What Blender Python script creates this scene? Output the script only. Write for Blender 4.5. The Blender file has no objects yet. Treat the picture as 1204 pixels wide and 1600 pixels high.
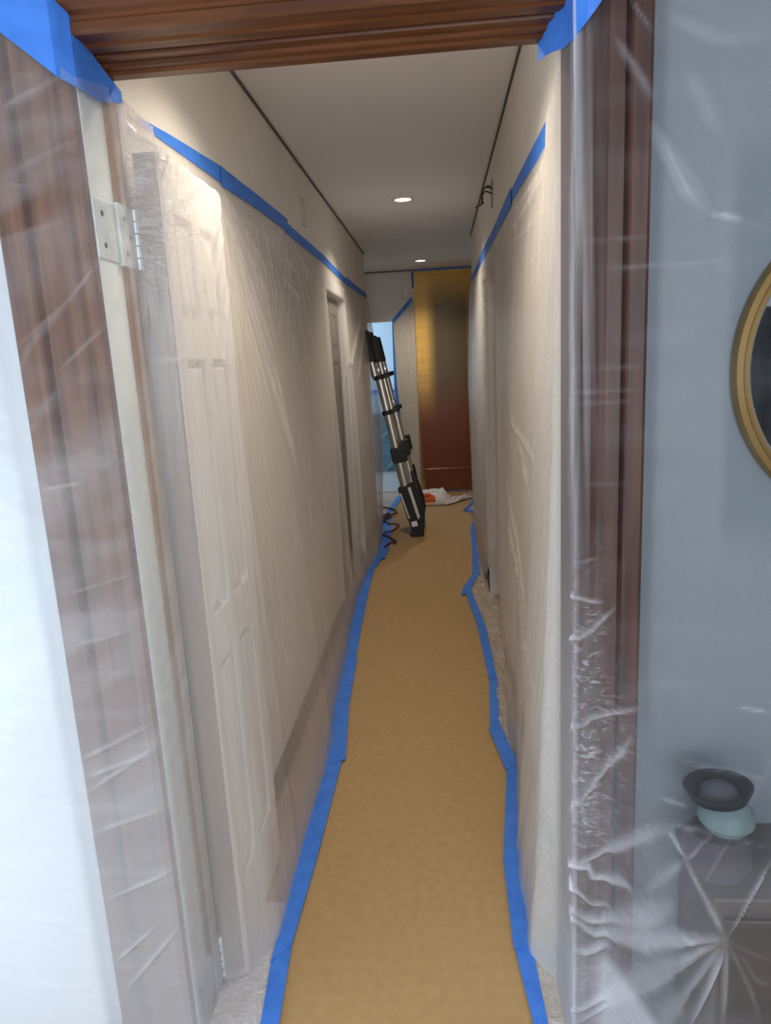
import bpy, math, random
import numpy as np
from mathutils import Matrix, Vector

random.seed(3)
C = bpy.context.scene
COL = C.collection

# ------------------------------------------------------------------ camera
cam_data = bpy.data.cameras.new('camera')
cam = bpy.data.objects.new('camera', cam_data)
COL.objects.link(cam)
C.camera = cam
cam_data.sensor_fit = 'VERTICAL'
cam_data.sensor_height = 36.0
cam_data.lens = 24.973
cam_data.clip_start = 0.02
cam.matrix_world = Matrix((
    (0.996037, 0.035009, 0.081760, 0.0),
    (0.072502, 0.212839, -0.974394, 0.0),
    (-0.051515, 0.976460, 0.209457, 1.5),
    (0, 0, 0, 1)))

# ------------------------------------------------------------------ world, big lights, exposure
w = bpy.data.worlds.new('daylight'); C.world = w; w.use_nodes = True
w.node_tree.nodes['Background'].inputs[0].default_value = (0.72, 0.86, 1.0, 1)
w.node_tree.nodes['Background'].inputs[1].default_value = 1.0
C.view_settings.view_transform = 'Standard'
C.view_settings.look = 'None'
C.view_settings.gamma = 1.0
C.view_settings.use_curve_mapping = False
C.view_settings.exposure = 0.0
C.cycles.use_denoising = True
C.cycles.max_bounces = 10
C.cycles.diffuse_bounces = 6
C.cycles.glossy_bounces = 4
C.cycles.transmission_bounces = 8
C.cycles.transparent_max_bounces = 24
C.cycles.caustics_reflective = False
C.cycles.caustics_refractive = False
C.cycles.sample_clamp_indirect = 6.0

def area(name, loc, rot, sx, sy, power, col):
    l = bpy.data.lights.new(name, 'AREA'); l.shape = 'RECTANGLE'; l.size = sx; l.size_y = sy
    l.energy = power; l.color = col
    o = bpy.data.objects.new(name, l); o.location = loc; o.rotation_euler = rot; COL.objects.link(o); return o

# added lamps standing for daylight from unseen openings (left, behind), and the far room's daylight
area('added_daylight_left', (-1.86, 0.0, 0.62), (0, math.radians(-90), 0), 1.1, 1.8, 35, (0.64, 0.83, 1.0))
area('added_daylight_back', (0.5, -2.55, 1.5), (math.radians(90), 0, 0), 2.2, 1.5, 86, (0.86, 0.93, 1.0))
area('daylight_far_room', (-2.2, 9.3, 1.5), (0, math.radians(-90), 0), 1.5, 1.2, 31, (0.55, 0.78, 1.0))

# ------------------------------------------------------------------ helpers
def link(name, me, mat=None, parent=None):
    o = bpy.data.objects.new(name, me); COL.objects.link(o)
    if mat is not None: me.materials.append(mat)
    if parent is not None: o.parent = parent
    return o

def empty(name, loc=(0, 0, 0), rot=(0, 0, 0)):
    o = bpy.data.objects.new(name, None); COL.objects.link(o); o.location = loc; o.rotation_euler = rot
    o.empty_display_size = .05
    return o

def tag(o, label, cat, group=None):
    o['label'] = label; o['category'] = cat
    if group: o['group'] = group
    return o

def struct(o):
    o['kind'] = 'structure'; return o

class MB:
    """collects shapes into one mesh"""
    def __init__(s): s.v = []; s.f = []
    def add(s, vs, fs):
        n = len(s.v); s.v += [tuple(v) for v in vs]; s.f += [tuple(i + n for i in f) for f in fs]; return s
    def box(s, a, b, bev=0):
        (x0, y0, z0), (x1, y1, z1) = a, b
        vs = [(x0,y0,z0),(x1,y0,z0),(x1,y1,z0),(x0,y1,z0),(x0,y0,z1),(x1,y0,z1),(x1,y1,z1),(x0,y1,z1)]
        return s.add(vs, [(3,2,1,0),(4,5,6,7),(0,1,5,4),(1,2,6,5),(2,3,7,6),(3,0,4,7)])
    def prism(s, poly, lo, hi, axis):
        """extrude a 2-D polygon along an axis; poly gives the two other coordinates in order"""
        n = len(poly); vs = []
        for h in (lo, hi):
            for p in poly:
                q = list(p); q.insert(axis, h); vs.append(q)
        fs = [tuple(range(n)), tuple(range(2*n-1, n-1, -1))] + [(i, i+n, (i+1) % n + n, (i+1) % n) for i in range(n)]
        return s.add(vs, fs)
    def lathe(s, prof, seg, axis=2, c=(0, 0, 0)):
        """prof: (radius, height) pairs about an axis through c"""
        vs = []; n = len(prof)
        for k in range(seg):
            t = 2*math.pi*k/seg
            for r, h in prof:
                p = [r*math.cos(t), r*math.sin(t)]; p.insert(axis, h)
                vs.append([p[i]+c[i] for i in range(3)])
        fs = []
        for k in range(seg):
            for i in range(n-1):
                a = k*n+i; b = ((k+1) % seg)*n+i
                fs.append((a, b, b+1, a+1))
        return s.add(vs, fs)
    def tube(s, pts, r, seg=8):
        pts = [Vector(p) for p in pts]; vs = []; n = len(pts)
        for i, p in enumerate(pts):
            d = (pts[min(i+1, n-1)]-pts[max(i-1, 0)]).normalized()
            u = d.orthogonal().normalized() if abs(d.z) > .9 else d.cross(Vector((0, 0, 1))).normalized()
            v = d.cross(u)
            rr = r[i] if isinstance(r, (list, tuple)) else r
            for k in range(seg):
                t = 2*math.pi*k/seg; vs.append(p+u*rr*math.cos(t)+v*rr*math.sin(t))
        fs = [(i*seg+k, i*seg+(k+1) % seg, (i+1)*seg+(k+1) % seg, (i+1)*seg+k) for i in range(n-1) for k in range(seg)]
        fs += [tuple(range(seg-1, -1, -1)), tuple(range((n-1)*seg, n*seg))]
        return s.add(vs, fs)
    def build(s, name, mat=None, parent=None, smooth=False, bevel=0):
        me = bpy.data.meshes.new(name); me.from_pydata(s.v, [], s.f)
        me.validate(); me.update()
        import bmesh
        bm = bmesh.new(); bm.from_mesh(me)
        bmesh.ops.recalc_face_normals(bm, faces=bm.faces)
        if bevel:
            bmesh.ops.bevel(bm, geom=[e for e in bm.edges if len(e.link_faces) == 2 and e.calc_face_angle(0) > .6], offset=bevel, segments=2, profile=.5, affect='EDGES')
        bm.to_mesh(me); bm.free()
        if smooth:
            me.polygons.foreach_set('use_smooth', [True]*len(me.polygons))
            me.set_sharp_from_angle(angle=math.radians(40))
        return link(name, me, mat, parent)

# vectorised value noise
_rng = np.random.RandomState(11)
_T = _rng.rand(256, 256)
def vnoise(x, y):
    x = np.asarray(x, float); y = np.asarray(y, float)
    xi = np.floor(x).astype(int); yi = np.floor(y).astype(int); fx = x-xi; fy = y-yi
    fx = fx*fx*(3-2*fx); fy = fy*fy*(3-2*fy)
    a = _T[xi & 255, yi & 255]; b = _T[(xi+1) & 255, yi & 255]; c = _T[xi & 255, (yi+1) & 255]; d = _T[(xi+1) & 255, (yi+1) & 255]
    return (a*(1-fx)+b*fx)*(1-fy)+(c*(1-fx)+d*fx)*fy-.5
def fbm(x, y, o=3):
    s = 0; k = 1
    for i in range(o): s = s+vnoise(x*2**i+17*i, y*2**i+5*i)*k; k *= .5
    return s
def S(t): t = np.clip(t, 0, 1); return t*t*(3-2*t)

def seg_dist(a, b, p, q):
    d = np.array(q, float)-np.array(p, float); L = max(d@d, 1e-9)
    t = np.clip(((a-p[0])*d[0]+(b-p[1])*d[1])/L, 0, 1)
    return np.hypot(a-p[0]-t*d[0], b-p[1]-t*d[1]), t

def fold_fields(a, b, folds):
    h = np.zeros_like(a); dn = np.zeros_like(a)
    for pts, wd, ht, de in folds:
        wd = max(wd, .0026)
        ns = len(pts)-1; hh = np.zeros_like(a); dd = np.zeros_like(a)
        for k, (p, q) in enumerate(zip(pts[:-1], pts[1:])):
            d, t = seg_dist(a, b, p, q); T = (k+t)/ns
            d = np.abs(d+wd*.35*vnoise(a*22+k*7, b*22+3))
            tap = np.clip(np.minimum(T+.12, 1.12-T)/.35, 0, 1)*(.85+.5*vnoise(a*12+wd*900, b*12+ht*700))
            e = np.exp(-(d/(wd*(.45+.55*tap)))**2)*tap
            hh = np.maximum(hh, ht*e); dd = np.maximum(dd, de*np.exp(-(np.abs(d)/(wd*(.4+.6*tap)))**2.5)*tap)
        h = np.maximum(h, hh); dn = np.maximum(dn, dd)
    return h, dn

def sheet(name, X, Y, Z, dens, crum, mat, parent=None):
    """a film as a grid; X,Y,Z,dens,crum are (na,nb) arrays"""
    na, nb = X.shape
    co = np.stack([X, Y, Z], -1).reshape(-1, 3).astype(np.float32)
    i = np.arange(na*nb).reshape(na, nb)
    q = np.stack([i[:-1, :-1], i[1:, :-1], i[1:, 1:], i[:-1, 1:]], -1).reshape(-1, 4)
    me = bpy.data.meshes.new(name)
    me.vertices.add(len(co)); me.vertices.foreach_set('co', co.ravel())
    me.loops.add(q.size); me.loops.foreach_set('vertex_index', q.ravel().astype(np.int32))
    me.polygons.add(len(q)); me.polygons.foreach_set('loop_start', np.arange(0, q.size, 4, dtype=np.int32))
    me.update(calc_edges=True); me.validate()
    me.polygons.foreach_set('use_smooth', np.ones(len(q), bool))
    for n, arr in (('dens', dens), ('crum', crum)):
        if arr is not None:
            at = me.attributes.new(n, 'FLOAT', 'POINT'); at.data.foreach_set('value', np.broadcast_to(arr, X.shape).ravel().astype(np.float32))
    return link(name, me, mat, parent)

# ------------------------------------------------------------------ materials
def mat(name, col=(.8, .8, .8), rough=.5, metal=0, spec=.5):
    m = bpy.data.materials.new(name); m.use_nodes = True
    b = m.node_tree.nodes['Principled BSDF']
    b.inputs['Base Color'].default_value = (*col, 1); b.inputs['Roughness'].default_value = rough
    b.inputs['Metallic'].default_value = metal; b.inputs['Specular IOR Level'].default_value = spec
    return m
def nd(m, t, **kw):
    n = m.node_tree.nodes.new(t)
    for k, v in kw.items(): setattr(n, k, v)
    return n
def lk(m, a, b): m.node_tree.links.new(a, b)
def noisy(m, c1, c2, scale=(1, 1, 1), nscale=5, detail=4, bump=0, dist=.01, rough=None, lo=.35, hi=.65, dis=0.0):
    b = m.node_tree.nodes['Principled BSDF']
    tc = nd(m, 'ShaderNodeTexCoord'); mp = nd(m, 'ShaderNodeMapping'); mp.inputs['Scale'].default_value = scale
    n = nd(m, 'ShaderNodeTexNoise'); n.inputs['Scale'].default_value = nscale; n.inputs['Detail'].default_value = detail
    n.inputs['Distortion'].default_value = dis
    r = nd(m, 'ShaderNodeValToRGB')
    r.color_ramp.elements[0].position = lo; r.color_ramp.elements[0].color = (*c1, 1)
    r.color_ramp.elements[1].position = hi; r.color_ramp.elements[1].color = (*c2, 1)
    lk(m, tc.outputs['Object'], mp.inputs[0]); lk(m, mp.outputs[0], n.inputs['Vector']); lk(m, n.outputs['Fac'], r.inputs[0])
    lk(m, r.outputs[0], b.inputs['Base Color'])
    if bump:
        bp = nd(m, 'ShaderNodeBump'); bp.inputs['Strength'].default_value = bump; bp.inputs['Distance'].default_value = dist
        lk(m, n.outputs['Fac'], bp.inputs['Height']); lk(m, bp.outputs[0], b.inputs['Normal'])
    return m

def film(name, col=(.86, .85, .86), rough=.28, d1=(0, 0, 0), s1=(1, 8, 8), n1=14, b1=.35, crumple=70, lines=0.0, trans=.35, tint=(1, 1, 1), crest=.14):
    """thin polythene: part clear, part milky; wrinkles as stretched relief"""
    m = bpy.data.materials.new(name); m.use_nodes = True
    nt = m.node_tree; b = nt.nodes['Principled BSDF']; out = nt.nodes['Material Output']
    b.inputs['Base Color'].default_value = (*col, 1); b.inputs['Roughness'].default_value = rough
    b.inputs['Specular IOR Level'].default_value = .55
    tc = nd(m, 'ShaderNodeTexCoord'); mp = nd(m, 'ShaderNodeMapping'); mp.inputs['Rotation'].default_value = d1; mp.inputs['Scale'].default_value = s1
    n = nd(m, 'ShaderNodeTexNoise'); n.inputs['Scale'].default_value = n1; n.inputs['Detail'].default_value = 5
    lk(m, tc.outputs['Object'], mp.inputs[0]); lk(m, mp.outputs[0], n.inputs['Vector'])
    bp = nd(m, 'ShaderNodeBump'); bp.inputs['Strength'].default_value = b1; bp.inputs['Distance'].default_value = .012
    lk(m, n.outputs['Fac'], bp.inputs['Height'])
    # crumpled areas
    ac = nd(m, 'ShaderNodeAttribute', attribute_name='crum')
    vz = nd(m, 'ShaderNodeTexNoise'); vz.inputs['Scale'].default_value = crumple; vz.inputs['Detail'].default_value = 3; vz.inputs['Distortion'].default_value = 1.5
    mp2 = nd(m, 'ShaderNodeMapping'); mp2.inputs['Scale'].default_value = (.55, .55, 1.3)
    lk(m, tc.outputs['Object'], mp2.inputs[0]); lk(m, mp2.outputs[0], vz.inputs['Vector'])
    mu = nd(m, 'ShaderNodeMath', operation='MULTIPLY'); lk(m, vz.outputs['Fac'], mu.inputs[0]); lk(m, ac.outputs['Fac'], mu.inputs[1])
    bp2 = nd(m, 'ShaderNodeBump'); bp2.inputs['Strength'].default_value = .9; bp2.inputs['Distance'].default_value = .012
    lk(m, mu.outputs[0], bp2.inputs['Height']); lk(m, bp.outputs[0], bp2.inputs['Normal'])
    lk(m, bp2.outputs[0], b.inputs['Normal'])
    tr = nd(m, 'ShaderNodeBsdfTransparent'); tr.inputs[0].default_value = (*tint, 1)
    tl = nd(m, 'ShaderNodeBsdfTranslucent'); tl.inputs[0].default_value = (*col, 1); lk(m, bp2.outputs[0], tl.inputs['Normal'])
    m1 = nd(m, 'ShaderNodeMixShader'); m1.inputs[0].default_value = trans; lk(m, b.outputs[0], m1.inputs[1]); lk(m, tl.outputs[0], m1.inputs[2])
    ad = nd(m, 'ShaderNodeAttribute', attribute_name='dens')
    # wrinkle crests hold a little more haze
    cr = nd(m, 'ShaderNodeMapRange'); cr.inputs[1].default_value = .52; cr.inputs[2].default_value = .78; cr.inputs[3].default_value = 0; cr.inputs[4].default_value = crest
    lk(m, n.outputs['Fac'], cr.inputs[0])
    cr2 = nd(m, 'ShaderNodeMapRange'); cr2.inputs[1].default_value = .53; cr2.inputs[2].default_value = .66; cr2.inputs[3].default_value = 0; cr2.inputs[4].default_value = .5
    lk(m, vz.outputs['Fac'], cr2.inputs[0])
    cm = nd(m, 'ShaderNodeMath', operation='MULTIPLY'); lk(m, cr2.outputs[0], cm.inputs[0]); lk(m, ac.outputs['Fac'], cm.inputs[1])
    s1_ = nd(m, 'ShaderNodeMath', operation='ADD'); lk(m, ad.outputs['Fac'], s1_.inputs[0]); lk(m, cr.outputs[0], s1_.inputs[1])
    s2_ = nd(m, 'ShaderNodeMath', operation='ADD', use_clamp=True); lk(m, s1_.outputs[0], s2_.inputs[0]); lk(m, cm.outputs[0], s2_.inputs[1])
    mx = nd(m, 'ShaderNodeMixShader'); lk(m, s2_.outputs[0], mx.inputs[0]); lk(m, tr.outputs[0], mx.inputs[1]); lk(m, m1.outputs[0], mx.inputs[2])
    lk(m, mx.outputs[0], out.inputs['Surface'])
    return m

M = {}
M['hall_paint'] = noisy(mat('hall_paint', rough=.6), (.74, .70, .64), (.80, .76, .70), nscale=2.5)
M['ceiling'] = noisy(mat('ceiling_paint', rough=.8), (.80, .80, .81), (.83, .83, .84), nscale=3, bump=.05, dist=.002)
M['room_paint'] = noisy(mat('room_paint', rough=.65), (.66, .70, .74), (.70, .74, .78), nscale=2)
M['room_shade'] = noisy(mat('room_paint_shaded', rough=.65), (.125, .15, .175), (.14, .168, .195), nscale=2)  # darker copy of the room paint, painting the right side's weaker daylight
M['far_paint'] = noisy(mat('far_room_paint', rough=.7), (.72, .80, .86), (.76, .84, .90), nscale=2)
M['gap'] = mat('gap_shadow_line', (.10, .095, .09), .9)
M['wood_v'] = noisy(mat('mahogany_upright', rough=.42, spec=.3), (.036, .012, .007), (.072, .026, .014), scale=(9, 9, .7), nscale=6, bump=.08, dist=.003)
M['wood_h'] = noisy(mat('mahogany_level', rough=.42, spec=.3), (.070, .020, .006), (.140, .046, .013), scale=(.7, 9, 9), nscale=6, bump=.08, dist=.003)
M['wood_lit'] = noisy(mat('mahogany_lit', rough=.45, spec=.3), (.095, .037, .020), (.175, .080, .044), scale=(9, 9, .7), nscale=6, bump=.08, dist=.003)  # lighter mahogany copy, light on the left casing painted into its colour
M['wood_lit_stop'] = noisy(mat('stop_wood_lit', rough=.6), (.24, .125, .068), (.33, .18, .10), scale=(9, 9, .7), nscale=6)  # paler tone of the same wood, painting the strong light on the stop
M['dark_door'] = noisy(mat('dark_door_tone', rough=.5), (.085, .072, .064), (.11, .095, .085), nscale=3)  # door darkened so the recess behind the film reads dark
M['wood_edge'] = noisy(mat('door_edge_wood', rough=.6), (.20, .14, .115), (.26, .19, .155), scale=(9, 9, .7), nscale=6)
M['jamb_white'] = noisy(mat('jamb_pale_paint', rough=.5), (.68, .72, .70), (.74, .78, .76), scale=(2, 2, .4), nscale=6)
M['taupe'] = noisy(mat('taupe_door_paint', rough=.5), (.30, .26, .23), (.34, .30, .26), nscale=3)
M['door_white'] = noisy(mat('door_white_paint', rough=.5), (.78, .77, .75), (.82, .81, .79), nscale=3)
M['floor'] = noisy(mat('oak_floor', rough=.45), (.30, .19, .10), (.46, .30, .17), scale=(6, .5, 1), nscale=5)
M['paper'] = noisy(mat('builder_paper', rough=.75), (.40, .252, .105), (.45, .290, .125), nscale=38, detail=6, bump=.06, dist=.004, lo=.3, hi=.7)
M['tape'] = noisy(mat('painter_tape', rough=.6), (.035, .175, .66), (.05, .22, .76), nscale=20, bump=.12, dist=.003)
M['metal'] = mat('aluminium', (.62, .58, .53), .34, 1)
M['dullmetal'] = noisy(mat('zinc_plate', rough=.45, metal=.3), (.55, .60, .60), (.72, .77, .77), nscale=30)
M['black'] = mat('black_plastic', (.008, .008, .008), .55)
M['blackmetal'] = mat('black_enamel', (.008, .010, .012), .45, spec=.2)
M['gold'] = mat('brass_frame', (.20, .125, .035), .4, .6)
M['mirror'] = mat('mirror_glass', (.80, .82, .83), .02, 1)
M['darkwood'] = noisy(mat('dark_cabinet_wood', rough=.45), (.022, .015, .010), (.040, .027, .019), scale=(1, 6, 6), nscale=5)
M['purple'] = mat('dark_plum_fabric', (.035, .025, .038), .85)
M['teal'] = mat('pale_teal_glaze', (.11, .165, .17), .5, spec=.3)
M['white_cloth'] = noisy(mat('white_cotton', rough=.9), (.72, .69, .66), (.78, .75, .72), nscale=30, bump=.1, dist=.003)
M['orange'] = mat('orange_plastic', (.75, .12, .02), .45)
M['tray'] = mat('white_plastic', (.75, .74, .72), .4)
M['cord'] = mat('dark_red_rubber', (.075, .010, .008), .5)
M['white'] = mat('white_label_paper', (.8, .8, .8), .6)
M['navy'] = noisy(mat('navy_cloth', rough=.9), (.006, .009, .014), (.018, .026, .036), nscale=12)
M['darkblue'] = noisy(mat('blue_lacquer', rough=.5), (.02, .085, .13), (.03, .12, .18), nscale=4)
M['wire'] = mat('wire_insulation', (.03, .03, .03), .5)
M['bowlgrey'] = mat('grey_lid', (.07, .07, .085), .5, spec=.2)
def emis(name, col, st):
    m = bpy.data.materials.new(name); m.use_nodes = True
    b = m.node_tree.nodes['Principled BSDF']; b.inputs['Base Color'].default_value = (1, 1, 1, 1)
    b.inputs['Emission Color'].default_value = (*col, 1); b.inputs['Emission Strength'].default_value = st
    return m
M['lamp'] = emis('lamp_lens', (1, .90, .76), 9)
# films: name, wrinkle direction and stretch
M['film_left_casing'] = film('polythene_left_casing', (.83, .84, .87), .24, d1=(0, .5, 0), s1=(1, 3, 9), n1=3, b1=.18, crest=.07)
M['film_right_room'] = film('polythene_right_room', (.80, .80, .86), .26, d1=(0, -.35, 0), s1=(1.2, 4, 5), n1=3, b1=.22, crumple=60, crest=.04)
M['film_hall_left'] = film('polythene_hall_left', (.84, .81, .79), .21, d1=(.45, 0, 0), s1=(4, 10, 1), n1=4, b1=.30, crumple=45, crest=.06)
M['film_hall_right'] = film('polythene_hall_right', (.84, .81, .78), .22, d1=(-.30, 0, 0), s1=(4, 10, 1), n1=4, b1=.3, crumple=45, crest=.06)
M['film_back'] = film('polythene_back', (.82, .77, .70), .32, d1=(0, 0, 0), s1=(12, 4, .6), n1=5, b1=.6)
M['film_amber'] = film('polythene_amber', (.55, .36, .12), .30, d1=(0, 0, 0), s1=(14, 4, .5), n1=5, b1=.5, tint=(1, .95, .84))
M['film_floor'] = film('polythene_floor', (.84, .80, .74), .3, s1=(6, 5, 5), n1=6, b1=.7, crumple=40)
M['film_far'] = film('polythene_far_room', (.62, .80, .90), .3, d1=(0, .6, 0), s1=(3, 3, 10), n1=3, b1=.6)
FOLDS_A = [
    ( [(-0.72, 1.943), (-0.613, 1.983)],0.006,0.006,0.3 ),
    ( [(-0.71, 1.998), (-0.638, 1.99)],0.003,0.003,0.2 ),
    ( [(-0.73, 1.84), (-0.582, 1.894)],0.007,0.006,0.18 ),
    ( [(-0.74, 1.83), (-0.68, 1.82)],0.003,0.003,0.2 ),
    ( [(-0.731, 1.744), (-0.616, 1.768)],0.004,0.004,0.25 ),
    ( [(-0.756, 1.739), (-0.639, 1.759)],0.005,0.004,0.2 ),
    ( [(-0.75, 1.559), (-0.645, 1.631), (-0.589, 1.685)],0.004,0.006,0.45 ),
    ( [(-0.75, 1.541), (-0.65, 1.624)],0.006,0.006,0.25 ),
    ( [(-0.686, 1.509), (-0.591, 1.579)],0.004,0.005,0.3 ),
    ( [(-0.752, 1.295), (-0.661, 1.307)],0.002,0.003,0.35 ),
    ( [(-0.767, 1.386), (-0.647, 1.531)],0.01,0.004,0.1 ),
    ( [(-0.751, 0.734), (-0.593, 0.813)],0.003,0.004,0.35 ),
    ( [(-0.75, 0.693), (-0.596, 0.75)],0.003,0.004,0.3 ),
    ( [(-0.751, 0.659), (-0.588, 0.764)],0.003,0.004,0.25 ),
    ( [(-0.75, 0.401), (-0.588, 0.476)],0.003,0.004,0.4 ),
    ( [(-0.747, 0.247), (-0.639, 0.342)],0.003,0.004,0.35 ),
    ( [(-0.739, 0.165), (-0.596, 0.333)],0.004,0.004,0.3 ),
    ( [(-0.738, 1.086), (-0.586, 1.127)],0.002,0.003,0.25 ),
    ( [(-0.748, 0.566), (-0.587, 0.623)],0.003,0.003,0.25 ),
    ( [(-0.735, 0.98), (-0.614, 1.011)],0.002,0.003,0.2 ),
    ( [(-0.79, 1.469), (-0.696, 1.6)],0.006,0.005,0.2 ),
]
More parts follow.
